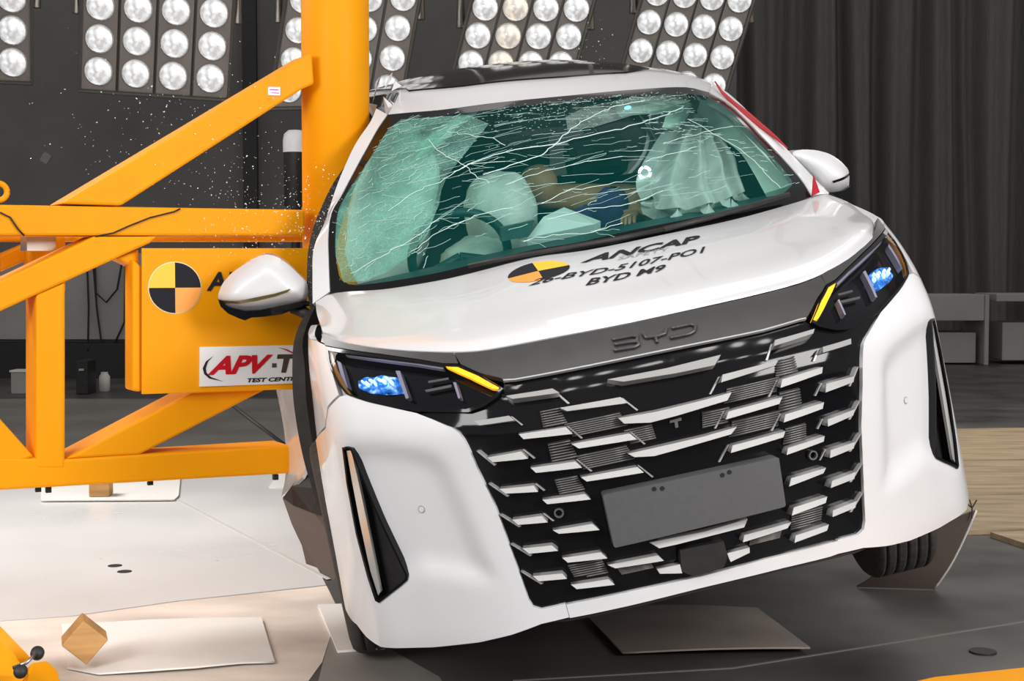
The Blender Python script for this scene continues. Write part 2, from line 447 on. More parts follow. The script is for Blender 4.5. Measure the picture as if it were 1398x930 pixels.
def ledmat(m):
    nt = m.node_tree; N = nt.nodes; L = nt.links; b = N['Principled BSDF']
    tc = N.new('ShaderNodeTexCoord'); no = N.new('ShaderNodeTexNoise'); no.inputs['Scale'].default_value = 42; no.inputs['Detail'].default_value = 5
    rp = N.new('ShaderNodeValToRGB'); e = rp.color_ramp.elements
    e[0].position = .40; e[0].color = (.002, .012, .05, 1); e[1].position = .66; e[1].color = (.75, .95, 1, 1)
    x = e.new(.52); x.color = (.01, .16, .62, 1)
    L.new(tc.outputs['Object'], no.inputs['Vector']); L.new(no.outputs['Fac'], rp.inputs['Fac']); L.new(rp.outputs['Color'], b.inputs['Emission Color'])
    b.inputs['Emission Strength'].default_value = 1.1
ledmat(M_blue)
M_bluew = mat('pale_blue_led', (.5, .8, 1), .2, 0, 0, (.5, .82, 1.0), 1.3)
M_lav = mat('lavender_light_bar', (.36, .33, .42), .3)
M_yellow = vary(mat('yellow_rig_paint', (.86, .33, .0012), .5, 0, 0, None, 0, .16), 2.2, .06, .02, 8, (1, 1, 1), .06)
M_orange = mat('orange_marker', (.95, .36, .06), .5)
M_yelmark = mat('yellow_marker', (.95, .55, .03), .5)
M_ink = mat('black_ink', (.02, .02, .025), .8, 0, 0, None, 0, .15)
M_inkg = mat('pale_grey_ink', (.34, .34, .34), .8, 0, 0, None, 0, .1)
M_red = mat('red_print', (.55, .008, .02), .7, 0, 0, None, 0, .15)
M_sign = mat('white_sign', (.80, .79, .80), .4)
M_bag = vary(mat('white_airbag_cloth', (.66, .63, .60), .9), 11, .12, .8)
M_bagg = vary(mat('pale_curtain_airbag_cloth', (.80, .90, .82), .9), 12, .08, .3)
M_seat = vary(mat('dark_seat_leather', (.010, .020, .022), .6), 20, .08)
M_dash = vary(mat('dark_dashboard', (.012, .06, .06), .5), 25, .2)
M_inner = mat('dark_cabin_lining', (.008, .009, .009), .8)
M_skin = vary(mat('tan_dummy_skin', (.42, .20, .11), .6), 8, .12)
M_shirt = vary(mat('purple_shirt_cloth', (.07, .06, .22), .9), 30, .15)
M_redtape = mat('red_tape', (.42, .008, .02), .5)
M_board = vary(mat('white_foam_board', (.80, .77, .73), .7), 3, .05, .05)
M_cardg = vary(mat('grey_brown_sheet', (.125, .095, .08), .5), 3, .15)
M_wood = vary(mat('sawn_wood', (.55, .30, .11), .7), 3, .25, .1, 8, (1, 1, 9))
M_ply = vary(mat('plywood_sheet', (.44, .33, .205), .6), 2.4, .28, .05, 8, (1, 5, 1))
M_steel = mat('worn_steel', (.5, .48, .45), .35, 1)
M_cable = mat('black_cable', (.012, .012, .012), .6)

# ------------------------------------------------------------------ the hall: floor, walls, curtain
def poly_slab(name, pts, z0, z1, m, parent=None, **p):
    return MB().prism([tuple(q) for q in pts], z0, z1, lambda a, y, b: (a, b, y)).build(name, m, parent, **p)

M_floor = vary(mat('dark_concrete', (.085, .079, .074), .45), 1.6, .5, .06, 10, (1, 1, 1), .14)
M_deck = vary(mat('white_floor_paint', (.78, .765, .75), .30, 0, .2), 1.1, .05, .03, 10, (1, 1, 1), .10)
def specks(m, scale=7.0, size=.028, col=(.16, .14, .12)):
    nt = m.node_tree; N = nt.nodes; L = nt.links; b = N['Principled BSDF']
    src = b.inputs['Base Color'].links[0].from_socket
    tc = N.new('ShaderNodeTexCoord'); v = N.new('ShaderNodeTexVoronoi'); v.inputs['Scale'].default_value = scale; v.inputs['Randomness'].default_value = 1
    mp = N.new('ShaderNodeMapping'); mp.inputs['Scale'].default_value = (.45, 1, 1)
    no = N.new('ShaderNodeTexNoise'); no.inputs['Scale'].default_value = 2.1
    lt = N.new('ShaderNodeMath'); lt.operation = 'LESS_THAN'; lt.inputs[1].default_value = size
    gt = N.new('ShaderNodeMath'); gt.operation = 'GREATER_THAN'; gt.inputs[1].default_value = .42
    mu = N.new('ShaderNodeMath'); mu.operation = 'MULTIPLY'; mx = N.new('ShaderNodeMix'); mx.data_type = 'RGBA'
    mx.inputs[7].default_value = (*col, 1)
    L.new(tc.outputs['Object'], mp.inputs['Vector']); L.new(mp.outputs['Vector'], v.inputs['Vector']); L.new(tc.outputs['Object'], no.inputs['Vector'])
    L.new(v.outputs['Distance'], lt.inputs[0]); L.new(no.outputs['Fac'], gt.inputs[0]); L.new(lt.outputs[0], mu.inputs[0]); L.new(gt.outputs[0], mu.inputs[1])
    L.new(mu.outputs[0], mx.inputs[0]); L.new(src, mx.inputs[6]); L.new(mx.outputs[2], b.inputs['Base Color'])
specks(M_deck)
M_wall = vary(mat('dark_grey_wall', (.15, .145, .14), .9), 2, .08)
M_panel = vary(mat('grey_wall_panel', (.38, .36, .345), .8), 2, .08)
M_curtain = vary(mat('black_curtain_cloth', (.15, .145, .14), .95), 9, .15, .05, 6, (6, 6, .3))
M_mid = vary(mat('grey_concrete', (.26, .245, .225), .45), 1.4, .18, .05, 10, (1, 1, 1), .1)
M_midl = vary(mat('worn_grey_concrete', (.74, .65, .57), .45), 1.6, .25, .05, 10, (1, 2, 1), .1)
M_joint = mat('worn_floor_joint', (.16, .15, .14), .6)
M_midl0 = mat('pale_floor_joint', (.55, .53, .5), .6)
poly_slab('floor', [(-14, -4), (16, -4), (16, 26), (-14, 26)], -.3, 0, M_floor, kind='structure')
poly_slab('trim_1', [(-4.15, 8.6018), (-2.6118, 8.9693), (-1.8522, 9.2321), (-1.432, 9.3693), (-1.2059, 7.8019), (-0.8855, 6.408), (-0.7454, 5.8129), (-1.2822, 5.53), (-1.6031, 5.2955), (-1.9372, 5.1854), (-2.9454, 5.2071)], 0, .004, M_deck, kind='structure')
poly_slab('trim_2', [(-2.9393, 5.1962), (-1.9332, 5.1747), (-1.5997, 5.2843), (-1.2794, 5.5178), (-0.7408, 5.7994), (-0.6437, 5.3753), (-0.6123, 4.6702), (-0.6415, 4.2326), (-2.0405, 4.0264)], 0, .003, M_midl, kind='structure')
poly_slab('trim_9', [(-0.7237, 5.733), (-0.6424, 5.3869), (-0.4437, 4.9), (-0.2257, 4.5012), (-0.1205, 4.0264), (-0.5699, 4.0264), (-0.6099, 4.6702), (-0.6423, 5.3408)], 0, .002, M_mid, kind='structure')
poly_slab('trim_3', [(-7.7943, 14.1382), (-1.9787, 14.1382), (-1.2477, 9.5829), (-1.44, 9.4218), (-2.6257, 9.0174), (-4.1783, 8.661)], 0, .003, M_mid, kind='structure')
poly_slab('trim_7', [(-1.8507, 7.9751), (-1.8266, 7.9751), (-0.7385, 5.923), (-0.7546, 5.909)], .004, .0055, M_midl0, kind='structure')
poly_slab('trim_8', [(0.0023, 4.4568), (0.0023, 4.4648), (0.7025, 4.6097), (1.8437, 5.218), (1.838, 5.2016), (0.7006, 4.5969)], 0, .003, M_joint, kind='structure')
MB().box((-6.2, 17.2, 3.5), (17.6, .2, 7.0)).build('wall_back', M_wall, None, kind='structure')
MB().box((-4.6, 17.05, .94), (8.0, .12, 1.0)).build('trim_4', M_panel, None, kind='structure')
MB().box((-4.6, 16.95, .2), (8.4, .3, .4)).build('baseboard_back', M_blackm, None, kind='structure')
def curtain_fn(u, v):
    x = 1.2 + 13.5 * u
    y = 22 + .16 * math.sin(x * 9.5 + 1.2 * math.sin(x * 2.3)) + .08 * math.sin(x * 21.7 + 2 * math.sin(v * 2)) + .05 * math.sin(x * 3.1)
    return (x + .05 * math.sin(v * 3 + x * 4), y, .03 + 6.6 * v)
g = MB().grid(curtain_fn, 420, 10)
tag(g.build('curtain', M_curtain, None, True), 'tall dark pleated curtain hanging across the back of the hall', 'curtain')
MB().box((8, 21.98, 6.7), (14, .06, .06)).build('trim_5', M_blackm, None, kind='structure')

# ------------------------------------------------------------------ car
car = thing('minivan', 'white crash-tested minivan with shattered windscreen, tilted against the yellow pole', 'car')
car.matrix_world = Matrix([CAR_M[0] + (CAR_T[0],), CAR_M[1] + (CAR_T[1],), CAR_M[2] + (CAR_T[2],), (0, 0, 0, 1)])
S60, S130 = s_of_y(.60), s_of_y(1.30)
def sy(y): return s_of_y(y)
def arc(yc, zc, r, a0, a1, n=14):
    return [(sy(yc - r * math.cos(R(a0 + (a1 - a0) * k / n))), zc + r * math.sin(R(a0 + (a1 - a0) * k / n))) for k in range(n + 1)]
# polygons (s,z) on the body surface, drawn on one half and mirrored to the other
LAMP = [(abs(a), b) for a, b in [(-0.9694, 1.0165), (-0.8926, 1.0043), (-0.7656, 0.9833), (-0.6514, 0.9618), (-0.5753, 0.9443), (-0.5317, 0.9379), (-0.4836, 0.909), (-0.4327, 0.8679), (-0.4517, 0.8512), (-0.4969, 0.8327), (-0.54, 0.8254), (-0.6959, 0.8409), (-0.7809, 0.8606), (-0.8525, 0.8775), (-0.9208, 0.8972), (-0.9455, 0.9234), (-0.9642, 0.9544), (-0.9731, 0.986)]]
LOWER_EDGE = [(-0.9214, 0.8954), (-0.853, 0.8757), (-0.7814, 0.8588), (-0.6969, 0.8373), (-0.6517, 0.8181), (-0.5988, 0.7909), (-0.5824, 0.7779), (-0.5719, 0.7584), (-0.562, 0.7252), (-0.5502, 0.6754), (-0.52, 0.5642), (-0.4913, 0.3745), (-0.4814, 0.2996), (-0.4729, 0.2783), (-0.4527, 0.2681), (-0.3861, 0.2719)]
CHIN = [(-0.3834, 0.233), (-0.4605, 0.2277), (-0.5488, 0.2064), (-0.6472, 0.1885), (-0.8046, 0.1726), (-0.9281, 0.1676)]
LOWER_EDGE = [(abs(a), b) for a, b in LOWER_EDGE]; CHIN = [(abs(a), b) for a, b in CHIN]
ARCH_F = arc(1.0, .34, .415, -18, 162)
k_split = 4
BUMPER = LOWER_EDGE + CHIN + [(.985, .166), (1.05, .185), (1.11, .212)] + ARCH_F[:k_split] + [(sy(.72), .72), (1.10, .80), (1.03, .86), (LAMP[-4][0] + .03, LAMP[-4][1] - .005)]
VENT = [(abs(a), b) for a, b in [(-0.984, 0.7576), (-0.9618, 0.7614), (-0.941, 0.7564), (-0.9192, 0.676), (-0.8839, 0.5437), (-0.835, 0.3869), (-0.8398, 0.3719), (-0.8618, 0.357), (-0.9534, 0.3036), (-0.9663, 0.3092), (-0.979, 0.3737), (-0.9941, 0.5027), (-0.995, 0.653)]]
RECESS = [(abs(a), b) for a, b in [(-1.0225, 0.7697), (-0.9335, 0.7926), (-0.8282, 0.7826), (-0.7354, 0.7653), (-0.6607, 0.7379), (-0.6247, 0.6983), (-0.5961, 0.5772), (-0.5665, 0.4308), (-0.5373, 0.3456), (-0.6455, 0.3516), (-0.7807, 0.3759), (-0.8452, 0.3547), (-0.9729, 0.2736), (-0.9956, 0.3502), (-1.0226, 0.5213)]]
def recess(a, b):
    a = abs(a); p = (a, b)
    n = len(RECESS); dmin = 9
    for i in range(n):
        x1, y1 = RECESS[i]; x2, y2 = RECESS[(i + 1) % n]
        dx, dy = x2 - x1, y2 - y1
        t = max(0, min(1, ((a - x1) * dx + (b - y1) * dy) / (dx * dx + dy * dy)))
        dmin = min(dmin, math.hypot(a - x1 - t * dx, b - y1 - t * dy))
    if not inside(p, RECESS): return 0
    t = min(1, dmin / .075)
    return -.018 * t * t * (3 - 2 * t)
for sg in (1, -1):
    P = (lambda q: q) if sg > 0 else mirror
    bp = patch('bumper_corner', P(BUMPER), W, M_paint, car, .022, 0, .02, [P(VENT)], recess)
    patch('side_vent', P(VENT), W, M_blackm, car, .03, -.04, .0)
    vc = (sum(a for a, b in VENT) / len(VENT), sum(b for a, b in VENT) / len(VENT))
    def inset(poly, d):
        n = len(poly); out = []
        ar = sum(poly[i][0] * poly[(i + 1) % n][1] - poly[(i + 1) % n][0] * poly[i][1] for i in range(n)); sn = 1 if ar > 0 else -1
        for i in range(n):
            a, b, c = poly[i - 1], poly[i], poly[(i + 1) % n]
            n1 = Vector((-(b[1] - a[1]), b[0] - a[0])).normalized() * sn; n2 = Vector((-(c[1] - b[1]), c[0] - b[0])).normalized() * sn
            m_ = (n1 + n2); m_ = m_ / max(.4, m_.length_squared / 2) / 1.0
            out.append((b[0] + m_.x * d / 1.0, b[1] + m_.y * d / 1.0))
        return out
    rim = patch('vent_frame', P(VENT), W, M_black, car, .02, .003, .045, [P(inset(VENT, .007))])
    bl = [(abs(a), b) for a, b in [(-0.9746, 0.7476), (-0.9527, 0.748), (-0.948, 0.6761), (-0.9437, 0.5698), (-0.9433, 0.4408), (-0.9435, 0.3368), (-0.9569, 0.323), (-0.9697, 0.3962), (-0.9739, 0.5257), (-0.9753, 0.6647)]]
    blade = patch('light_blade', P(bl), W, M_bright, rim, .02, -.004, .008)
    tp = patch('parking_sensor', [(a * sg + .011 * math.cos(t) , b + .011 * math.sin(t)) for a, b in [(.756, .569)] for t in [2 * math.pi * k / 14 for k in range(14)]], W, M_inkg, bp, .006, -.017, .004)
    patch('sensor_face', [(a * sg + .008 * math.cos(t) , b + .008 * math.sin(t)) for a, b in [(.756, .569)] for t in [2 * math.pi * k / 14 for k in range(14)]], W, M_paint, bp, .006, -.0155, .003)
# centre chin of the bumper
chin = [(-0.3846, 0.2696), (-0.18, 0.2706), (-0.0089, 0.2667), (0.1708, 0.2727), (0.3659, 0.2695), (0.3909, 0.2679), (0.3917, 0.2339), (0.3569, 0.232), (0.2174, 0.236), (-0.0186, 0.2357), (-0.2173, 0.2322), (-0.3819, 0.2306)]
patch('bumper_chin', chin, W, M_paint, car, .025, 0, .04)
lip = [(-0.4589, 0.2254), (-0.3823, 0.2286), (-0.2176, 0.2302), (-0.0189, 0.2337), (0.217, 0.234), (0.3565, 0.23), (0.4742, 0.2177), (0.4374, 0.2157), (0.3547, 0.2199), (0.2154, 0.2249), (-0.0207, 0.2237), (-0.2195, 0.2202), (-0.3841, 0.2186)]
patch('chin_lip', lip, W, M_blackm, car, .03, -.012, .05)

# ---- grille
half = LOWER_EDGE[3:]
GR_TOP = [(-0.4263, 0.888), (-0.3955, 0.8848), (-0.225, 0.8835), (-0.052, 0.8822), (0.1191, 0.8802), (0.2879, 0.8771), (0.4052, 0.881), (0.4222, 0.8803)]
GR = GR_TOP + [(a, b) for a, b in [(.437, .862), (.50, .835), (LOWER_EDGE[3][0], LOWER_EDGE[3][1])]] + half[1:] + mirror(half[::-1]) + [(-.50, .835), (-.437, .862)]
grille = patch('grille', GR, W, M_black, car, .03, -.012, .03)
def both(poly): return (poly, mirror(poly))
FIN = [
 [(649,575.5),(695.6,568.6),(704,576),(658,581)], [(666.6,623),(711.7,615),(721.4,624),(675,627)],
 [(682.6,666.5),(728.8,662),(734,668.6),(692,669.7)], [(699.8,708.4),(739.6,703),(748,709.5),(708.4,712.3)],
]
FINS = [[(-0.5278, 0.8008), (-0.4348, 0.7997), (-0.4218, 0.7854), (-0.5126, 0.7875)], [(-0.5127, 0.7054), (-0.4228, 0.7067), (-0.4074, 0.6877), (-0.4982, 0.6932)],
 [(-0.4982, 0.6162), (-0.4075, 0.611), (-0.3983, 0.5952), (-0.4818, 0.6036)], [(-0.481, 0.5281), (-0.4024, 0.5258), (-0.389, 0.5091), (-0.4664, 0.515)],
 [(-0.4689, 0.4464), (-0.3908, 0.4421), (-0.3766, 0.428), (-0.4524, 0.4326)], [(-0.4565, 0.3667), (-0.3782, 0.3615), (-0.3678, 0.3482), (-0.4419, 0.3534)],
 [(-0.4294, 0.8462), (-0.3071, 0.842), (-0.2933, 0.8258), (-0.4152, 0.8335)], [(-0.4205, 0.7523), (-0.2969, 0.7483), (-0.2833, 0.7309), (-0.41, 0.7398)],
 [(-0.4069, 0.6586), (-0.2893, 0.654), (-0.2761, 0.6369), (-0.3947, 0.6451)], [(-0.3925, 0.5677), (-0.2808, 0.5629), (-0.2688, 0.5484), (-0.382, 0.5564)],
 [(-0.3812, 0.4813), (-0.2758, 0.4788), (-0.261, 0.4622), (-0.3665, 0.4712)], [(-0.3706, 0.4023), (-0.2689, 0.3983), (-0.2546, 0.3819), (-0.358, 0.3897)],
 [(-0.3614, 0.3252), (-0.2612, 0.3213), (-0.249, 0.3067), (-0.3484, 0.3136)], [(-0.3008, 0.796), (-0.1404, 0.7914), (-0.1275, 0.7743), (-0.2846, 0.7844)],
 [(-0.2908, 0.7014), (-0.1361, 0.6977), (-0.1217, 0.6811), (-0.2744, 0.6879)], [(-0.2828, 0.6085), (-0.1316, 0.6049), (-0.1195, 0.5893), (-0.2702, 0.5963)],
 [(-0.2565, 0.3593), (-0.1205, 0.3564), (-0.11, 0.3424), (-0.2391, 0.3488)], [(-0.1295, 0.319), (-0.0661, 0.3176), (-0.0677, 0.2973), (-0.1251, 0.3074)]]
CFIN = [[(-0.1607, 0.8381), (-0.0031, 0.8337), (0.1515, 0.8381), (0.1226, 0.814), (0.0152, 0.8151), (-0.1236, 0.8226)], [(-0.1572, 0.7434), (-0.0558, 0.7393), (0.0781, 0.742), (0.1543, 0.7453), (0.137, 0.729), (-0.0029, 0.7196), (-0.078, 0.7171), (-0.1461, 0.728)],
 [(-0.15, 0.6454), (-0.0589, 0.6453), (0.061, 0.6461), (0.1519, 0.6508), (0.131, 0.6372), (-0.0233, 0.6293), (-0.0845, 0.6268), (-0.1354, 0.6341)], [(-0.1368, 0.396), (0.0155, 0.3915), (0.1383, 0.3979), (0.1209, 0.3813), (-0.0688, 0.3782), (-0.1156, 0.3787)]]
def fin(poly, name='grille_fin', m=M_chrome):
    z0 = min(b for a, b in poly); z1 = max(b for a, b in poly); c = sum(a for a, b in poly) / len(poly)
    patch(name, poly, W, m, grille, .03, .012, .035, (), lambda a, b: .016 * (1 - (b - z0) / (z1 - z0)))
for f in FINS:
    for q in both(f): fin(q)
for f in CFIN: fin(f)
# thin chevrons that lead the outer fins into the bumper
CHEV = [[(-0.5411, 0.724), (-0.5331, 0.7221), (-0.4947, 0.6805), (-0.5011, 0.6785)], [(-0.5268, 0.6322), (-0.5191, 0.6292), (-0.4762, 0.5915), (-0.4836, 0.5897)], [(-0.5138, 0.544), (-0.5063, 0.541), (-0.4613, 0.5045), (-0.4686, 0.5027)],
 [(-0.5, 0.4602), (-0.4925, 0.4571), (-0.4474, 0.4213), (-0.4547, 0.4194)], [(-0.4872, 0.3812), (-0.4797, 0.378), (-0.4331, 0.3395), (-0.4405, 0.3376)]]
for f in CHEV:
    for q in both(f): patch('chevron', q, W, M_chrome, grille, .03, .004, .02)
# thin bright edges at the inner ends of the fins
EDGES = [[(-0.4321, 0.7995), (-0.4274, 0.7987), (-0.405, 0.7729), (-0.4092, 0.7717)], [(-0.4202, 0.7072), (-0.4145, 0.7061), (-0.3903, 0.6785), (-0.3954, 0.6775)], [(-0.4054, 0.6096), (-0.4005, 0.6097), (-0.381, 0.5879), (-0.3861, 0.5868)], [(-0.3996, 0.5263), (-0.3948, 0.5254), (-0.3726, 0.5019), (-0.3777, 0.5009)],
 [(-0.3045, 0.8415), (-0.2995, 0.8415), (-0.2715, 0.805), (-0.2776, 0.8043)], [(-0.2936, 0.748), (-0.2889, 0.747), (-0.257, 0.7074), (-0.2621, 0.7065)], [(-0.2857, 0.6541), (-0.2809, 0.6531), (-0.2485, 0.6151), (-0.2536, 0.6141)], [(-0.1366, 0.7906), (-0.1317, 0.7905), (-0.0979, 0.7505), (-0.103, 0.7496)], [(-0.1317, 0.6977), (-0.1269, 0.6967), (-0.0951, 0.6564), (-0.1003, 0.6556)], [(-0.1279, 0.6041), (-0.1231, 0.603), (-0.0899, 0.5641), (-0.0951, 0.5633)]]
for f in EDGES:
    for q in both(f): patch('fin_edge', q, W, M_chrome, grille, .03, -.004, .01)
# radiator slats in the open cells
CELLS = [[(-0.2976, 0.7527), (-0.1488, 0.7555), (-0.1323, 0.716), (-0.2814, 0.7135)], [(-0.2829, 0.6636), (-0.1477, 0.665), (-0.1295, 0.6227), (-0.2712, 0.6208)], [(-0.3535, 0.7998), (-0.301, 0.7976), (-0.2877, 0.7527), (-0.3538, 0.7558)], [(-0.3507, 0.7113), (-0.2917, 0.7116), (-0.2783, 0.6566), (-0.3488, 0.6587)],
 [(-0.3516, 0.6128), (-0.2909, 0.6107), (-0.2753, 0.567), (-0.3445, 0.5668)], [(-0.1464, 0.705), (-0.0699, 0.7062), (-0.0638, 0.6626), (-0.1343, 0.6621)], [(-0.3606, 0.3758), (-0.2675, 0.3734), (-0.2556, 0.3296), (-0.3482, 0.3363)], [(-0.2331, 0.3434), (-0.1411, 0.3392), (-0.1346, 0.3191), (-0.2216, 0.3182)]]
for c in CELLS:
    for q in both(c):
        cell = patch('air_opening', q, W, M_blackm, grille, .05, -.010, 0)
        z0 = min(b for a, b in q); z1 = max(b for a, b in q); m_ = MB(); n = 7
        for k in range(n):
            z = z0 + (z1 - z0) * (k + .7) / (n + .4)
            xs = []
            for (a1, b1), (a2, b2) in zip(q, q[1:] + q[:1]):
                if (b1 > z) != (b2 > z): xs.append(a1 + (z - b1) * (a2 - a1) / (b2 - b1))
            if len(xs) >= 2:
                a0, a1 = min(xs), max(xs)
                pts = [W(a0 + (a1 - a0) * t / 3, z) for t in range(4)]
                m_.tube([(p[0], p[1] + .006, p[2]) for p in pts], .0024, 5)
        if m_.v: m_.build('radiator_slats', M_slat, grille, True, kind='stuff')
# plate, radar box, sensors
pl = [(-0.2365, 0.5518), (-0.2317, 0.5558), (0.2366, 0.5505), (0.2434, 0.5469), (0.2406, 0.4167), (0.2356, 0.4127), (-0.2291, 0.4083), (-0.2334, 0.4123)]
plate = patch('number_plate_blank', pl, W, M_plate, car, .04, .035, .045)
for q in [(-0.1019, 0.5423), (-0.0807, 0.5387), (0.0846, 0.5378), (0.1047, 0.5414)]:
    patch('screw_hole', [(q[0] + .006 * math.cos(2 * math.pi * k / 10), q[1] + .006 * math.sin(2 * math.pi * k / 10)) for k in range(10)], W, M_ink, plate, .01, .037, .003)
patch('radar_cover', [(-0.0595, 0.3564), (0.0621, 0.3527), (0.066, 0.3051), (0.0495, 0.282), (-0.0358, 0.2773), (-0.0652, 0.2967)], W, M_blackm, grille, .03, .014, .03)
for a, b in ((-.357, .521), (.355, .521)):
    ring = [(a + .013 * math.cos(2 * math.pi * k / 18), b + .013 * math.sin(2 * math.pi * k / 18)) for k in range(18)]
    patch('sensor_ring', ring, W, M_slat, grille, .01, .002, .012, [[(a + (p - a) * .72, b + (q - b) * .72) for p, q in ring]])
cm = patch('camera_badge', [(-0.02, 0.7032), (0.0125, 0.7041), (0.0123, 0.6971), (0.001, 0.6966), (0.0002, 0.6806), (-0.008, 0.6804), (-0.0081, 0.6966), (-0.0203, 0.6963)], W, M_slat, grille, .02, -.006, .008)

# ---- grey strip with raised letters, in three sections split by seams
ST_C = GR_TOP[::-1] + [(-0.4306, 0.8931), (-0.4822, 0.9132), (-0.5267, 0.9399), (-0.534, 0.9667), (-0.4853, 0.9621), (-0.441, 0.9599), (-0.2387, 0.9587), (-0.0698, 0.9557), (0.0757, 0.9558), (0.2892, 0.9565), (0.4502, 0.9583), (0.5337, 0.9643), (0.5321, 0.942), (0.4816, 0.9175), (0.4325, 0.8847)]
strip = patch('front_strip', ST_C, W, M_strip, car, .025, .002, .02)
ST_L = [(abs(a), b) for a, b in [(-0.5372, 0.9671), (-0.5322, 0.9423), (-0.5744, 0.9468), (-0.6505, 0.9643), (-0.7647, 0.9859), (-0.8917, 1.0069), (-0.9701, 1.0192), (-0.9762, 1.0455), (-0.9377, 1.0339), (-0.8791, 1.0187), (-0.7703, 0.9988), (-0.6696, 0.9836)]]
for q in both(ST_L): patch('side_strip', q, W, M_strip, car, .025, .002, .02)
LET = [[(413,95),(470,84),(487,86),(484,97),(470,101),(420,109)], [(470,101),(487,101),(491,108),(478,116),(418,126)],
       [(502,75),(510,89),(545,84),(566,77),(570,62)], [(537,86),(543,103)],
       [(585,62),(640,50),(654,55),(650,70),(636,78),(580,90)]]
LETS = [[(-0.1129, 0.9284), (-0.0581, 0.9275), (-0.0436, 0.9232), (-0.0502, 0.9151), (-0.0641, 0.9144), (-0.1115, 0.9165)], [(-0.0641, 0.9144), (-0.0489, 0.9115), (-0.0478, 0.9054), (-0.0621, 0.9014), (-0.1189, 0.9036)],
 [(-0.0262, 0.9292), (-0.0241, 0.917), (0.009, 0.915), (0.0303, 0.917), (0.0396, 0.9279)], [(0.0011, 0.9148), (0.0004, 0.9006)], [(0.053, 0.9254), (0.107, 0.9255), (0.1176, 0.9193), (0.1082, 0.9083), (0.0927, 0.9044), (0.0381, 0.9045)]]
for group in (LETS[:2], LETS[2:4], LETS[4:]):
    m_ = MB()
    for st in group:
        pts = []
        for (p, q) in zip(st, st[1:]): pts += [(p[0] + (q[0] - p[0]) * k / 4, p[1] + (q[1] - p[1]) * k / 4) for k in range(4)]
        pts.append(st[-1])
        m_.tube([Vector(W(*p)) + Vector((0, -.006, .003)) for p in pts], .0052, 6)
    m_.build('raised_letter', M_strip, strip, True)
patch('strip_lower_trim', [(a, b) for a, b in GR_TOP] + [(a, b - .003) for a, b in GR_TOP[::-1]], W, M_chrome, strip, .03, .004, .01)

# ---- headlights
for sg in (1, -1):
    P = (lambda q: q) if sg > 0 else mirror
    lamp = patch('headlight', P(LAMP), W, M_black, car, .02, -.035, .0)
    patch('lamp_rim', P(LAMP), W, M_black, lamp, .02, .002, .04, [P([((a - .68) * .965 + .68, (b - .905) * .90 + .905) for a, b in LAMP])])
    am = [(abs(a), b) for a, b in [(-0.5817, 0.9453), (-0.5652, 0.9355), (-0.5147, 0.908), (-0.461, 0.8732), (-0.4425, 0.8685), (-0.4364, 0.872), (-0.4753, 0.9035), (-0.5093, 0.9239), (-0.5423, 0.9383)]]
    patch('turn_indicator', P(am), W, M_amber, lamp, .015, .0, .012)
    am2 = [(abs(a), b) for a, b in [(-0.9631, 1.0092), (-0.9478, 1.0034), (-0.9413, 0.9602), (-0.9225, 0.9182), (-0.9019, 0.8937), (-0.9205, 0.8981), (-0.9451, 0.9243), (-0.961, 0.9534), (-0.9674, 0.9859)]]
    patch('side_reflector', P(am2), W, M_amberoff, lamp, .015, -.004, .012)
    tb = [(abs(a), b) for a, b in [(-0.8935, 1.0017), (-0.7662, 0.9816), (-0.652, 0.9601), (-0.5803, 0.943), (-0.5824, 0.9372), (-0.6587, 0.9546), (-0.7735, 0.9751), (-0.8956, 0.9956)]]
    patch('light_bar', P(tb), W, M_lav, lamp, .015, -.006, .012)
    for q in ([(-0.9408, 0.9871), (-0.9242, 0.9811), (-0.9195, 0.918), (-0.9351, 0.9168)], [(-0.7352, 0.9494), (-0.7209, 0.9483), (-0.7145, 0.8804), (-0.7246, 0.8785)], [(-0.5663, 0.9068), (-0.5579, 0.906), (-0.5575, 0.867), (-0.5643, 0.8659)]):
        patch('light_bar', P([(abs(a), b) for a, b in q]), W, M_lav, lamp, .01, -.012, .02)
    pr = [(abs(a), b) for a, b in [(-0.8811, 0.9395), (-0.8511, 0.9467), (-0.7903, 0.9482), (-0.7411, 0.9393), (-0.7255, 0.9204), (-0.7294, 0.9012), (-0.7928, 0.9021), (-0.8556, 0.9094), (-0.8822, 0.9198)]]
    patch('projector_lens', P(pr), W, M_blue, lamp, .012, -.026, .02, (), lambda a, b: .006 * math.sin(a * 90) * math.sin(b * 110))
    for k, q in enumerate([(-0.8613, 0.933), (-0.8469, 0.9269), (-0.8306, 0.9349), (-0.8177, 0.9269), (-0.7998, 0.9347), (-0.7861, 0.9302), (-0.7716, 0.9363), (-0.7606, 0.9248)]):
        c = (abs(q[0]) * sg, q[1])
        patch('led_chip', [(c[0] + .0045 * math.cos(2 * math.pi * j / 9) * (1 + .3 * (k % 3)), c[1] + (.0035 + .003 * (k % 2)) * math.sin(2 * math.pi * j / 9)) for j in range(9)], W, M_bluew, lamp, .01, -.016, .008)
    for q in ([(-0.6612, 0.8995), (-0.5754, 0.9059), (-0.5777, 0.8991), (-0.6584, 0.894)], [(-0.6425, 0.9209), (-0.5782, 0.9237), (-0.58, 0.9186), (-0.6443, 0.9158)]):
        patch('reflector_fin', P([(abs(a), b) for a, b in q]), W, M_slat, lamp, .02, -.02, .005)
    patch('lamp_lens', P([((a - .68) * .985 + .68, (b - .905) * .96 + .905) for a, b in LAMP]), W, M_lens, lamp, .025, .0, .0)

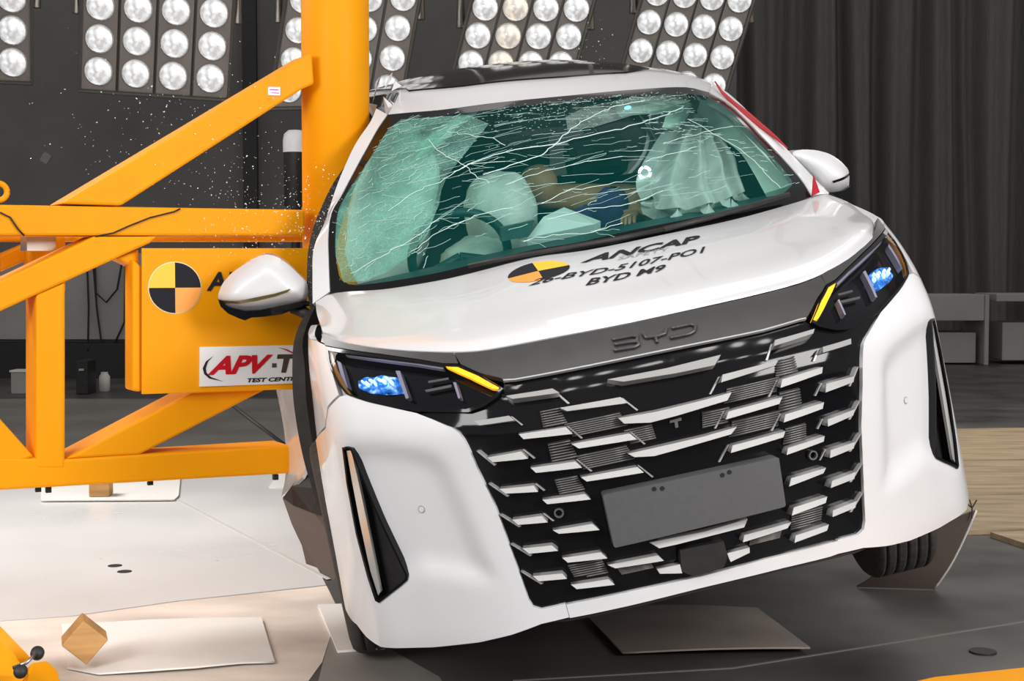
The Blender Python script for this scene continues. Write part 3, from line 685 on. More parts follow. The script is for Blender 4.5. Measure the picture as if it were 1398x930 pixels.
# ---- hood, with its printed marks
hood = patch('hood', [(0.004, 0.006), (.996, 0.006), (.996, .994), (.004, .994)], HOOD, M_paint, car, .02, 0, .025)
def text_shape(body, shear=0.0, bold=0.0, space=1.0):
    c = bpy.data.curves.new('lettering', 'FONT'); c.body = body; c.shear = shear; c.offset = bold; c.space_character = space
    c.resolution_u = 3
    o = bpy.data.objects.new('lettering', c); COL.objects.link(o)
    bpy.context.view_layer.update()
    me = bpy.data.meshes.new_from_object(o.evaluated_get(bpy.context.evaluated_depsgraph_get()))
    bpy.data.objects.remove(o); bpy.data.curves.remove(c)
    v = [tuple(p.co) for p in me.vertices]; f = [tuple(p.vertices) for p in me.polygons]
    bpy.data.meshes.remove(me)
    x0 = min(p[0] for p in v); x1 = max(p[0] for p in v); y0 = min(p[1] for p in v); y1 = max(p[1] for p in v)
    return [((p[0] - x0) / (x1 - x0), (p[1] - y0) / (y1 - y0)) for p in v], f
def lay(fn, q, lift):
    """quad q = lower-left, lower-right, upper-right, upper-left in surface coordinates"""
    def g(a, b):
        u = [(1 - b) * ((1 - a) * q[0][k] + a * q[1][k]) + b * ((1 - a) * q[3][k] + a * q[2][k]) for k in (0, 1)]
        P = Vector(fn(*u)); e = 1e-3
        n = (Vector(fn(u[0] + e, u[1])) - P).cross(Vector(fn(u[0], u[1] + e)) - P).normalized()
        return P + n * lift
    return g
def decal(body, fn, q, m, parent, lift=.002, shear=0.0, bold=0.0, space=1.0, name='printed_lettering'):
    v, f = text_shape(body, shear, bold, space); g = lay(fn, q, lift)
    return obj(name, [g(*p) for p in v], f, m, parent, False)
decal('ANCAP', HOOD, [(0.4499, 0.8076), (0.6246, 0.7783), (0.6486, 0.8709), (0.4825, 0.9045)], M_ink, hood, .002, 0, .035)
decal('SAFETY', HOOD, [(0.499, 0.7599), (0.5731, 0.7457), (0.5822, 0.7917), (0.5083, 0.8099)], M_inkg, hood, .002)
decal('26-BYD-5107-PO1', HOOD, [(0.3617, 0.6269), (0.6068, 0.6172), (0.6235, 0.694), (0.379, 0.6939)], M_ink, hood, .002, 0, .015)
decal('BYD M9', HOOD, [(0.4288, 0.498), (0.5342, 0.5027), (0.5494, 0.5768), (0.4447, 0.5807)], M_ink, hood, .002, 0, .02)
RQ = [(0.3413, 0.7704), (0.4224, 0.7326), (0.4407, 0.8591), (0.3582, 0.8903)]
g = lay(HOOD, RQ, .002)
RC = [(0.3892, 0.7941)][0]
E1 = [(0.4339, 0.8019)][0]; E2 = [(0.392, 0.9191)][0]
def round_mark(fn, c, e1, e2, mats, parent, lift=.002, name='target_marker'):
    for k in range(4):
        vs = []; 
        for j in range(-1, 11):
            t = math.pi / 2 * k + math.pi / 2 * max(0, j) / 10
            ca, sa = (0, 0) if j < 0 else (math.cos(t), math.sin(t))
            u = [c[i] + (e1[i] - c[i]) * ca + (e2[i] - c[i]) * sa for i in (0, 1)]
            P = Vector(fn(*u)); e = 1e-3
            n = (Vector(fn(u[0] + e, u[1])) - P).cross(Vector(fn(u[0], u[1] + e)) - P).normalized()
            vs.append(P + n * lift)
        obj(name, vs, [(0, j, j + 1) for j in range(1, 11)], mats[k], parent, False)
round_mark(HOOD, RC, E1, E2, [M_yelmark, M_ink, M_orange, M_ink], hood, .0015)

# ---- windscreen, its black border, crazed zones and cracks
shield = patch('windscreen', [(0, 0), (1, 0), (1, 1), (0, 1)], SHIELD, M_glass, car, .04, 0, 0)
FRIT = [(0.029, 0.0268), (0.1526, 0.0211), (0.2985, 0.0262), (0.428, 0.022), (0.5698, 0.0394), (0.7296, 0.0393), (0.853, 0.0446), (0.9245, 0.049), (0.9751, 0.0979), (0.9777, 0.2126), (0.9727, 0.4028), (0.9716, 0.7241), (0.9733, 0.8722), (0.9308, 0.9117), (0.8794, 0.9304), (0.7032, 0.9377), (0.5092, 0.9359), (0.3144, 0.9402), (0.1658, 0.949), (0.0465, 0.9535), (0.0231, 0.6324), (0.009, 0.477), (0.0174, 0.2915), (0.0165, 0.1532)]
patch('black_glass_border', [(-.004, -.006), (1.004, -.006), (1.004, 1.006), (-.004, 1.006)], SHIELD, M_black, shield, .03, .0015, .0, [chaikin(FRIT, 2)])
CZ = [(0.0367, 0.0385), (0.0896, 0.0378), (0.1378, 0.0587), (0.1853, 0.1089), (0.2255, 0.1883), (0.2506, 0.3113), (0.2534, 0.4629), (0.2822, 0.6038), (0.3131, 0.7958), (0.2474, 0.9174), (0.1625, 0.944), (0.0533, 0.9515), (0.0326, 0.8786), (0.0285, 0.7481), (0.0228, 0.5643), (0.0135, 0.46), (0.0193, 0.2911), (0.0183, 0.153)]
patch('crazed_glass', CZ, SHIELD, M_craze, shield, .04, .003, 0)
CZ2 = [(0.5039, 0.7721), (0.5612, 0.858), (0.6984, 0.922), (0.8721, 0.9306), (0.8537, 0.8364), (0.7607, 0.7635), (0.6623, 0.706), (0.566, 0.6369), (0.5056, 0.6292)]
patch('crazed_glass', CZ2, SHIELD, M_craze2, shield, .04, .003, 0)
def uvcrack(pts, jit, n):
    out = []
    for (a, b) in zip(pts, pts[1:]):
        for k in range(n): out.append((a[0] + (b[0] - a[0]) * k / n + random.gauss(0, jit), a[1] + (b[1] - a[1]) * k / n + random.gauss(0, jit)))
    out.append(pts[-1]); return out
TR = [[(0.3346, 0.4149), (0.3769, 0.4268), (0.4474, 0.4692), (0.4752, 0.5279), (0.4966, 0.5971), (0.5331, 0.676), (0.5772, 0.756), (0.6375, 0.8348), (0.7255, 0.8705)], [(0.2649, 0.4728), (0.3088, 0.5062), (0.3706, 0.5288), (0.4721, 0.534), (0.5457, 0.5727), (0.6327, 0.5999), (0.7478, 0.6852), (0.8208, 0.7692)],
 [(0.1632, 0.7399), (0.2338, 0.5785), (0.297, 0.4708), (0.3504, 0.3574)], [(0.2048, 0.7896), (0.2698, 0.7176), (0.332, 0.6531), (0.3676, 0.5763)], [(0.1391, 0.3247), (0.1954, 0.4043), (0.2394, 0.4299), (0.2932, 0.5023), (0.375, 0.467)], [(0.1856, 0.1241), (0.2479, 0.1853), (0.3207, 0.2185), (0.3893, 0.2156)],
 [(0.0558, 0.0702), (0.1231, 0.1236), (0.1867, 0.1712), (0.25, 0.2431)], [(0.3818, 0.3271), (0.4602, 0.3732), (0.5408, 0.4014), (0.6174, 0.4042)], [(0.442, 0.2099), (0.4866, 0.2609), (0.5283, 0.2605), (0.6, 0.2626)], [(0.7135, 0.4589), (0.8305, 0.5251), (0.9277, 0.5691)], [(0.6595, 0.3571), (0.7502, 0.3985), (0.7907, 0.4198)],
 [(0.8119, 0.6383), (0.8568, 0.5026), (0.9002, 0.3775), (0.9191, 0.2306), (0.9326, 0.0909)], [(0.4486, 0.1397), (0.5155, 0.159), (0.5973, 0.1526), (0.6689, 0.1903)], [(0.4003, 0.0636), (0.4557, 0.0669), (0.5186, 0.0582), (0.5736, 0.0723)]]
m1 = MB(); m2 = MB()
M_crack2 = mat('fine_crack_edge', (.42, .64, .59), .5)
def crack(m_, pts, r): m_.tube([Vector(SHIELD(*p)) + Vector((0, -.004, .004)) for p in pts], r, 4, False)
for i, t in enumerate(TR):
    crack(m1, uvcrack(t, .0025, 5), .0019 if i < 2 else .0012)
    for b in range(5):
        k = random.randrange(len(t)); p = t[k]; a = random.uniform(-.9, .9); l = random.uniform(.02, .09)
        crack(m2, uvcrack([p, (p[0] + l * math.cos(a), p[1] + l * math.sin(a))], .003, 4), .0007)
for i in range(170):
    u = min(.97, max(.03, random.betavariate(1.6, 2.1))); v = random.uniform(.12, .95); l = random.uniform(.015, .11); a = random.gauss(.05, .28)
    crack(m2, uvcrack([(u, v), (min(.99, u + l * math.cos(a)), min(.99, v + l * math.sin(a) * 1.3))], .003, 4), random.choice((.0005, .0007, .0010)))
for i in range(150):
    u = random.uniform(.01, .22); v = random.uniform(.04, .95); l = random.uniform(.01, .06); a = random.gauss(.9, .5)
    crack(m2, uvcrack([(u, v), (u + l * math.cos(a), min(.99, v + l * math.sin(a)))], .003, 3), random.choice((.0005, .0008, .0012)))
for i in range(60):
    u = random.uniform(.70, .98); v = .45 + (u - .84) * -1.6 + random.gauss(0, .07); l = random.uniform(.005, .03); a = random.gauss(-.4, .5)
    v = min(.95, max(.05, v)); crack(m2, uvcrack([(u, v), (min(.99, u + l * math.cos(a)), v + l * math.sin(a))], .003, 3), random.choice((.0008, .0012)))
for i in range(420):
    if i < 230: u, v = random.gauss(.62, .16), random.gauss(.90, .05)
    else: u, v = random.gauss(.42, .12), random.gauss(.80, .09)
    if .04 < u < .97 and .1 < v < .97: crack(m2, [(u, v), (u + random.uniform(-.006, .006), v + random.uniform(-.006, .006))], random.choice((.0008, .0012)))
m1.build('long_cracks', M_crack, shield, True, kind='stuff')
m2.build('fine_cracks', M_crack2, shield, True, kind='stuff')
# wipers
wp = MB().tube([Vector(p) + Vector((0, -.02, .012)) for p in [(-0.3817, 0.89, 1.1224), (-0.2452, 0.83, 1.1293), (-0.108, 0.8, 1.1267), (0.0858, 0.82, 1.119), (0.2521, 0.86, 1.1142)]], .008, 6)
wp.build('wiper', M_blackm, car, True)
wp = MB().tube([Vector(p) + Vector((0, -.02, .014)) for p in [(0.2517, 0.86, 1.1119), (0.4037, 0.92, 1.1122), (0.5795, 1.0, 1.1156), (0.7522, 1.09, 1.1211)]], .010, 6)
wp.build('wiper', M_blackm, car, True)

# ---- A pillars
def loft(name, A, B, m, parent, back=.03, n=24, mid=.012):
    ca = coons(A, B, [A[0], B[0]], [A[-1], B[-1]])
    return patch(name, [(0, 0), (1, 0), (1, 1), (0, 1)], ca, m, parent, .03, 0, back)
OUT_L = [(-0.8887, 1.25, 1.0787), (-0.8706, 1.3, 1.1624), (-0.8453, 1.37, 1.2551), (-0.7863, 1.43, 1.336), (-0.7651, 1.46, 1.3723), (-0.7225, 1.5, 1.4466), (-0.6705, 1.58, 1.5201), (-0.6199, 1.66, 1.5828), (-0.5505, 1.76, 1.6472), (-0.5151, 1.84, 1.6924)]
patch('left_pillar', [(0, 0), (1, 0), (1, 1), (0, 1)], coons(OUT_L, SH_LEFT, [OUT_L[0], SH_LEFT[0]], [OUT_L[-1], SH_LEFT[-1]]), M_paint, car, .03, .006, .05, flip=True)
OUT_R = [(0.9502, 1.24, 1.0911), (0.9292, 1.3, 1.1441), (0.8883, 1.38, 1.2403), (0.8676, 1.46, 1.3029), (0.8554, 1.58, 1.3647), (0.8415, 1.86, 1.4892), (0.8196, 1.98, 1.5407)]
patch('right_pillar', [(0, 0), (1, 0), (1, 1), (0, 1)], coons(SH_RIGHT, OUT_R, [SH_RIGHT[0], OUT_R[0]], [SH_RIGHT[-1], OUT_R[-1]]), M_paint, car, .03, .006, .05, flip=True)
tp = MB().tube([Vector(p) + Vector((0, -.025, .02)) for p in [(0.807, 1.93, 1.5336), (0.8059, 1.86, 1.4902), (0.8209, 1.78, 1.4415), (0.834, 1.68, 1.3908), (0.8495, 1.56, 1.3353), (0.8636, 1.47, 1.293), (0.8751, 1.4, 1.2526)]], [.003, .006, .008, .013, .010, .006, .002], 6)
tp.build('red_airbag_ribbon', M_redtape, car, True, label='torn red ribbon along the windscreen pillar')
tp = MB().prism([(0, 0), (1, 0), (1, 1)], 0, 1, lambda a, y, b: (Vector([(0.8477, 1.14, 1.0983)][0]) * (1 - a) + Vector([(0.8825, 1.16, 1.1038)][0]) * (a - b) + Vector([(0.8922, 1.22, 1.1602)][0]) * b) + Vector((0, -.02 - .01 * y, .012)))
tp.build('red_corner_tab', M_redtape, car)

# ---- roof with black glass panel
RW = [(0, 0), (1, 0), (1, 1), (0, 1)]
V_H = .075
patch('roof', RW, ROOF, M_paint, car, .04, 0, .012)
SUN = [(.03, .085), (.2, .078), (.5, .078), (.70, .086), (.80, .12), (.80, .9), (.5, .94), (.12, .9), (.05, .3)]
patch('sunroof_glass', SUN, ROOF, M_black, car, .05, .006, .012)
cr = MB()
for i in range(9):
    a = Vector([(-0.4653, 1.9, 1.7548)][0]) + Vector((random.uniform(-.05, .05), random.uniform(-.04, .1), random.uniform(-.1, .04)))
    b = a + Vector((random.uniform(-.05, .05), random.uniform(-.03, .08), random.uniform(-.09, .07))); c = a + Vector((random.uniform(-.05, .03), random.uniform(.02, .1), random.uniform(-.08, .06)))
    cr.add([a, b, c, (a + b + c) / 3 + Vector((0, -.02, .015))], [(0, 1, 3), (1, 2, 3), (2, 0, 3), (0, 2, 1)])
cr.build('crumpled_roof_corner', M_paint, car)

# ---- flanks: fenders, doors, quarters, side glass, rear
ARCH_R = arc(4.05, .34, .415, -18, 198)
FENDER = [(LAMP[0][0] + .004, LAMP[0][1] + .004), (HOOD_FRONT[-1][0] and 1.02, 1.03), (sy(.8), 1.06), (sy(1.0), 1.075), (sy(1.24), 1.085), (sy(1.30), 1.0), (sy(1.31), .27), (sy(1.40), .24)] + arc(1.0, .34, .415, 162, 36, 12) + [(sy(.72), .725), (1.105, .805), (1.035, .865), (LAMP[-4][0] + .034, LAMP[-4][1])]
FENDER_L = FENDER[:1] + [(1.02, 1.03), (sy(.8), 1.04), (sy(1.0), 1.02), (sy(1.10), .96), (sy(1.13), .85), (sy(1.22), .27), (sy(1.40), .24)] + FENDER[8:]
patch('front_fender', FENDER, W, M_paint, car, .03, 0, .02)
patch('front_fender', mirror(FENDER_L), lambda a, b: dent(W(a, b)), M_paint, car, .03, 0, .02)
def flank(side):
    fn = W if side > 0 else (lambda a, b: dent(W(a, b)))
    P = (lambda q: q) if side > 0 else mirror
    d = .05
    y0 = 1.325
    door = patch('front_door', P([(sy(y0), .28), (sy(2.36), .28), (sy(2.36), 1.03), (sy(y0), 1.03)]), fn, M_paint, car, d, 0, .03)
    patch('door_handle', P([(sy(2.1), .86), (sy(2.3), .86), (sy(2.3), .885), (sy(2.1), .885)]), fn, M_bright, door, .03, .02, .02)
    door = patch('sliding_door', P([(sy(2.375), .28), (sy(3.4), .28), (sy(3.4), 1.03), (sy(2.375), 1.03)]), fn, M_paint, car, d, 0, .03)
    patch('door_handle', P([(sy(2.42), .86), (sy(2.62), .86), (sy(2.62), .885), (sy(2.42), .885)]), fn, M_bright, door, .03, .02, .02)
    patch('side_sill', P([(sy(1.42), .18), (sy(3.62), .18), (sy(3.62), .27), (sy(1.42), .27)]), fn, M_blackm, car, .06, 0, .03)
    patch('rear_quarter', P([(sy(3.415), .28)] + arc(4.05, .34, .415, -10, 190, 16) + [(sy(4.6), .25), (SMAX - .55, .28), (SMAX - .55, 1.03), (sy(3.415), 1.03)]), fn, M_paint, car, d, 0, .03)
    E_ = ROOF_RIGHT if side > 0 else ROOF_LEFT
    def gl(a, t):
        i = 0
        while i < len(E_) - 2 and E_[i + 1][1] < a: i += 1
        q = (a - E_[i][1]) / (E_[i + 1][1] - E_[i][1]); e = [E_[i][k] + (E_[i + 1][k] - E_[i][k]) * q for k in range(3)]
        b = fn(side * sy(min(4.7, a)), 1.03)
        x = b[0] + (e[0] - b[0]) * t + side * .05 * math.sin(math.pi * max(0, min(1, t)))
        return (x, a, b[2] + (e[2] - b[2]) * t)
    fl = side < 0
    patch('pillar_cladding', [(1.95, 0), (4.7, 0), (4.7, 1), (1.95, 1)], gl, M_black, car, .12, -.006, 0, [[(2.0, .06), (2.34, .06), (2.34, .93), (2.0, .93)], [(2.42, .06), (3.38, .06), (3.38, .93), (2.42, .93)], [(3.46, .06), (4.5, .06), (4.4, .9), (3.46, .93)]], flip=fl)
    for w in ([(2.0, .06), (2.34, .06), (2.34, .93), (2.0, .93)], [(2.42, .06), (3.38, .06), (3.38, .93), (2.42, .93)], [(3.46, .06), (4.5, .06), (4.4, .9), (3.46, .93)]):
        patch('side_window', w, gl, M_dark, car, .1, 0, 0, flip=fl)
    if side > 0:
        patch('side_window', [(1.33, .03), (1.95, .03), (1.95, .93), (1.9, .93)], lambda a, t: (.90 - .12 * t, a, 1.05 + .45 * t), M_dark, car, .1, 0, 0)
flank(1); flank(-1)
tail = patch('tailgate', [(SMAX - .56, .30), (SMAX - .001, .30), (SMAX - .001, 1.03), (SMAX - .56, 1.03)], W, M_paint, car, .08, 0, .03)
patch('tailgate', [(-SMAX + .56, .30), (-SMAX + .001, .30), (-SMAX + .001, 1.03), (-SMAX + .56, 1.03)], W, M_paint, car, .08, 0, .03)
rw = coons([W(-SMAX + .6, 1.03), (0, 5.0, 1.03), W(SMAX - .6, 1.03)], ROOF_REAR, [W(-SMAX + .6, 1.03), (-.63, 4.75, 1.70)], [W(SMAX - .6, 1.03), (.63, 4.75, 1.66)])
patch('rear_window', RW, rw, M_dark, car, .1, 0, 0)
MB().box((0, 2.7, .22), (1.6, 3.6, .06)).build('floor_pan', M_inner, car)
MB().box((0, .72, .50), (1.5, .06, .5)).build('bulkhead', M_inner, car)
for x in (-.58, .58): MB().box((x, .95, .62), (.12, .5, .5)).build('wheel_house', M_inner, car)

# ---- bent front door of the struck side, seen edge-on
DE_L = [(-0.8925, 1.27, 1.0724), (-0.9229, 1.27, 1.0481), (-0.9524, 1.27, 1.016), (-0.9814, 1.27, 0.9631), (-1.003, 1.27, 0.8854), (-1.0218, 1.27, 0.786), (-1.0309, 1.27, 0.684), (-1.0334, 1.27, 0.6009), (-1.0322, 1.27, 0.535), (-1.0274, 1.27, 0.4733), (-1.0215, 1.27, 0.3925)]
DE_R = [(-0.886, 1.25, 1.0679), (-0.9067, 1.25, 1.0417), (-0.9329, 1.25, 1.0013), (-0.9529, 1.25, 0.9544), (-0.9614, 1.25, 0.8792), (-0.9802, 1.25, 0.7672), (-0.9894, 1.25, 0.6524), (-0.9918, 1.25, 0.5694), (-0.9923, 1.25, 0.4829), (-0.9931, 1.25, 0.4067), (-0.9934, 1.25, 0.3326)]
edge = patch('bent_door_edge', RW, coons(DE_L, DE_R, [DE_L[0], DE_R[0]], [DE_L[-1], DE_R[-1]]), M_blackm, car, .03, 0, .05, flip=False, label='bent black front edge of the crushed door')
SK = [(-1.0957, 1.72, 0.7519), (-1.0962, 1.72, 0.6729), (-1.1005, 1.72, 0.5887), (-1.1119, 1.7, 0.4956), (-1.1336, 1.68, 0.4194), (-1.1589, 1.66, 0.3643)]
SF = [(-1.0155, 1.28, 0.8038), (-1.0266, 1.28, 0.7282), (-1.0318, 1.28, 0.6562), (-1.0333, 1.28, 0.5778), (-1.0342, 1.28, 0.5254), (-1.0529, 1.28, 0.498)]
patch('bent_door_skin', RW, coons(SK, SF, [SK[0], SF[0]], [SK[-1], SF[-1]]), M_paint, car, .03, 0, .012, label='white lower skin of the crushed door')
TRI = [(-1.1449, 1.5, 0.3931), (-1.1027, 1.45, 0.439), (-1.0356, 1.3, 0.5188), (-1.002, 1.26, 0.4486), (-0.997, 1.25, 0.352), (-1.0478, 1.3, 0.3647), (-1.1094, 1.4, 0.3814)]
obj('torn_wheel_liner', list(TRI) + [(Vector(p) + Vector((.03, .05, 0))) for p in TRI], [tuple(range(7)), tuple(range(13, 6, -1))] + [(i, (i + 1) % 7, (i + 1) % 7 + 7, i + 7) for i in range(7)], M_blackm, car, False, label='torn black wheel arch liner')
TR2 = [(-1.1455, 1.5, 0.3905), (-1.0575, 1.36, 0.3791), (-0.9986, 1.28, 0.3422), (-0.9776, 1.2, 0.2547), (-0.9725, 1.15, 0.1884), (-1.0196, 1.2, 0.1401), (-1.0713, 1.3, 0.1688), (-1.1054, 1.34, 0.1789), (-1.1087, 1.38, 0.2367), (-1.1312, 1.45, 0.3058)]
obj('torn_wheel_liner', list(TR2) + [(Vector(p) + Vector((.02, .04, 0))) for p in TR2], [tuple(range(10)), tuple(range(19, 9, -1))] + [(i, (i + 1) % 10, (i + 1) % 10 + 10, i + 10) for i in range(10)], M_cardg, car, False, label='torn grey brown liner sheet hanging below the door')
AL = [(-0.6725, 1.62, 1.5178), (-0.7341, 1.55, 1.4613), (-0.7886, 1.5, 1.3941), (-0.8348, 1.46, 1.3262), (-0.8679, 1.42, 1.2567), (-0.8883, 1.38, 1.1856), (-0.9011, 1.34, 1.1139), (-0.9035, 1.31, 1.0553)]
AR = [(-0.6645, 1.58, 1.5109), (-0.7181, 1.52, 1.4401), (-0.7625, 1.47, 1.3715), (-0.7837, 1.44, 1.335), (-0.8405, 1.39, 1.2529), (-0.866, 1.33, 1.159), (-0.8788, 1.3, 1.1), (-0.886, 1.28, 1.0547)]
M_crumb = mat('black_rubber_with_glass_crumbs', (.012, .012, .012), .7)
def crumbs(m):
    nt = m.node_tree; N = nt.nodes; L = nt.links; b = N['Principled BSDF']
    v = N.new('ShaderNodeTexVoronoi'); v.inputs['Scale'].default_value = 140
    tc = N.new('ShaderNodeTexCoord'); L.new(tc.outputs['Object'], v.inputs['Vector'])
    cr_ = N.new('ShaderNodeValToRGB'); cr_.color_ramp.elements[0].color = (.6, .6, .6, 1); cr_.color_ramp.elements[1].color = (.012, .012, .012, 1)
    cr_.color_ramp.elements[0].position = .12; cr_.color_ramp.elements[1].position = .2
    L.new(v.outputs['Distance'], cr_.inputs[0]); L.new(cr_.outputs[0], b.inputs['Base Color'])
crumbs(M_crumb)
patch('door_window_seal', RW, coons(AL, AR, [AL[0], AR[0]], [AL[-1], AR[-1]]), M_crumb, car, .03, 0, .03, flip=False)

# ---- door mirrors
def blob(name, c, ax, r, m, parent, e=1.0, nz=0.0, seed=0, n=(28, 18), fold=None, cut=None, smooth=True):
    """superellipsoid on axes ax (three vectors) with optional crumple"""
    ax = [Vector(a).normalized() for a in ax]; rr = random.Random(seed); ph = [rr.uniform(0, 6) for _ in range(6)]
    def sp(v, p): return math.copysign(abs(v) ** p, v)
    vs = []; fs = []
    for i in range(n[1] + 1):
        t = -math.pi / 2 + math.pi * i / n[1]
        for j in range(n[0]):
            a = 2 * math.pi * j / n[0]
            x, y, z = sp(math.cos(t), e) * sp(math.cos(a), e), sp(math.cos(t), e) * sp(math.sin(a), e), sp(math.sin(t), e)
            k = 1 + nz * (math.sin(5 * x + ph[0] + 3 * z) * math.sin(6 * z + ph[1] + 2 * y) + .6 * math.sin(11 * x + 7 * z + ph[2]) * math.sin(9 * y + ph[3]))
            if fold: k *= fold(x, y, z)
            q = (x * r[0] * k, y * r[1] * k, z * r[2] * k)
            if cut: q = cut(q)
            vs.append(Vector(c) + ax[0] * q[0] + ax[1] * q[1] + ax[2] * q[2])
    for i in range(n[1]):
        for j in range(n[0]): fs.append((i * n[0] + j, i * n[0] + (j + 1) % n[0], (i + 1) * n[0] + (j + 1) % n[0], (i + 1) * n[0] + j))
    return obj(name, vs, fs, m, parent, smooth)
XA, YA, ZA = (1, 0, 0), (0, 1, 0), (0, 0, 1)
def shell(name, outline, y, depth, fn, m, parent, off=0.0, d=.012):
    """mirror housing: outline at car y=fn(x,z) swelling forward towards the middle"""
    xs = [p[0] for p in outline]; zs = [p[1] for p in outline]; cx = sum(xs) / len(xs); cz = sum(zs) / len(zs)
    n = len(outline)
    def sw(a, b):
        dm = 9
        for i in range(n):
            x1, y1 = outline[i]; x2, y2 = outline[(i + 1) % n]; dx, dy = x2 - x1, y2 - y1
            t = max(0, min(1, ((a - x1) * dx + (b - y1) * dy) / (dx * dx + dy * dy + 1e-12)))
            dm = min(dm, math.hypot(a - x1 - t * dx, b - y1 - t * dy))
        q = min(1, dm / .06)
        return math.sin(q * math.pi / 2)
    return lambda a, b: (a, y - depth * sw(a, b) + fn(a, b), b)
def ml(pts): return [(p[0], p[2]) for p in pts]
MO = ml([(-1.2014, 1.34, 1.1662), (-1.1784, 1.34, 1.2024), (-1.142, 1.34, 1.2307), (-1.0863, 1.34, 1.255), (-1.0399, 1.34, 1.271), (-1.0093, 1.34, 1.2724), (-0.977, 1.34, 1.2581), (-0.942, 1.34, 1.2202), (-0.9172, 1.34, 1.1817), (-0.8937, 1.34, 1.1485), (-0.9008, 1.34, 1.1035), (-0.9118, 1.34, 1.0877), (-0.9955, 1.34, 1.0897), (-1.0716, 1.34, 1.0902), (-1.1206, 1.34, 1.0979), (-1.1739, 1.34, 1.1194), (-1.1985, 1.34, 1.1451)])
MO = chaikin(MO, 1)
mfn = shell('m', MO, 1.34, .075, lambda a, b: 0, None, None)
mir = patch('door_mirror', MO, mfn, M_paint, car, .012, 0, .09, bdir=(0, 1, 0))
MU = ml([(-1.2012, 1.34, 1.1559), (-1.1729, 1.34, 1.1243), (-1.12, 1.34, 1.1003), (-1.071, 1.34, 1.0926), (-0.995, 1.34, 1.0921), (-0.9113, 1.34, 1.0901), (-0.8976, 1.34, 1.0821), (-0.9003, 1.34, 1.0697), (-0.9513, 1.34, 1.0701), (-1.0013, 1.34, 1.0625), (-1.0637, 1.34, 1.0678), (-1.1031, 1.34, 1.0735), (-1.127, 1.34, 1.0683), (-1.1472, 1.34, 1.0803), (-1.1777, 1.34, 1.1022), (-1.1969, 1.34, 1.1293)])
patch('mirror_underside', MU, lambda a, b: (a, 1.33 - .03 * math.sin(min(1, max(0, (a + 1.26) / .35)) * 3.14), b), M_black, mir, .012, .0, .10, bdir=(0, 1, 0))
MS = ml([(-1.199, 1.34, 1.1542), (-1.1361, 1.34, 1.1423), (-1.073, 1.34, 1.142), (-1.0097, 1.34, 1.1417), (-0.9527, 1.34, 1.1466), (-0.9649, 1.34, 1.1375), (-1.0118, 1.34, 1.1318), (-1.0757, 1.34, 1.1297), (-1.1383, 1.34, 1.1325), (-1.1865, 1.34, 1.1426)])
patch('signal_strip', MS, mfn, mat('smoked_amber_strip', (.12, .085, .02), .2, 0, .8), mir, .01, .003, .004, bdir=(0, 1, 0))
MB().tube([(-0.966, 1.36, 1.0737), (-0.9343, 1.36, 1.0541), (-0.908, 1.33, 1.0335)], [.02, .022, .02], 8).build('mirror_arm', M_blackm, mir, True)
MOR = chaikin(ml([(0.8899, 1.38, 1.2496), (0.9053, 1.38, 1.2586), (0.9381, 1.38, 1.2562), (0.9834, 1.38, 1.2447), (1.0298, 1.38, 1.2224), (1.0661, 1.38, 1.1885), (1.0885, 1.38, 1.1547), (1.09, 1.38, 1.1302), (1.0808, 1.38, 1.0917), (1.0479, 1.38, 1.0794), (1.0195, 1.38, 1.0769), (0.9721, 1.38, 1.0944), (0.9441, 1.38, 1.1268), (0.9115, 1.38, 1.1974)]), 1)
mfr = shell('m', MOR, 1.38, .06, lambda a, b: 0, None, None)
mir = patch('door_mirror', MOR, mfr, M_paint, car, .012, 0, .09, bdir=(0, 1, 0))
patch('mirror_underside', ml([(0.9987, 1.38, 1.0865), (1.0488, 1.38, 1.0846), (1.0849, 1.38, 1.099), (1.0778, 1.38, 1.0734), (1.0562, 1.38, 1.0616), (1.0282, 1.38, 1.0618)]), lambda a, b: (a, 1.36, b), M_black, mir, .012, .01, .08, bdir=(0, 1, 0))
patch('signal_strip', ml([(1.003, 1.38, 1.1286), (1.0489, 1.38, 1.1356), (1.092, 1.38, 1.1419), (1.0907, 1.38, 1.1341), (1.0503, 1.38, 1.1273), (1.0075, 1.38, 1.1223)]), mfr, M_black, mir, .01, .003, .004)
MB().tube([MORp for MORp in [(0.9651, 1.36, 1.0962), (0.919, 1.32, 1.1062), (0.8909, 1.3, 1.1121)]], .025, 8).build('mirror_arm', M_paint, mir, True)

# ---- wheels
def wheel(name, c, steer, camber=0.0):
    mt = Matrix.Translation(c) @ Matrix.Rotation(R(steer), 4, 'Z') @ Matrix.Rotation(R(90 + camber), 4, 'Y')
    prof = [(.235, -.10), (.30, -.113), (.335, -.108), (.350, -.095)]
    for g0 in (-.07, -.035, 0, .035, .07): prof += [(.357, g0 - .012), (.357, g0 - .0035), (.350, g0 - .003), (.350, g0 + .003), (.357, g0 + .0035), (.357, g0 + .012)]
    prof += [(.350, .095), (.335, .108), (.30, .113), (.235, .10)]
    t = MB().lathe(prof, mt, 48).build(name, M_tyre, car, True)
    rimm = MB().lathe([(.235, -.10), (.228, -.09), (.215, -.04), (.215, .05), (.228, .09), (.235, .10)], mt, 40)
    rimm.build('rim', M_rim, t, True)
    for sgn in (-1, 1):
        h = MB()
        for k in range(5):
            a = 2 * math.pi * k / 5
            h.box((.12, 0, sgn * .075), (.21, .06, .03), mt @ Matrix.Rotation(a, 4, 'Z'))
        h.lathe([(0.0001, sgn * .09), (.05, sgn * .09), (.06, sgn * .06)], mt, 16)
        h.build('spokes', M_rim, t)
wheel('front_wheel', (-.888, 1.0, .306), 2)
wheel('front_wheel', (.862, 1.0, .150), -7, -3)
wheel('rear_wheel', (-.84, 4.05, .33), 0)
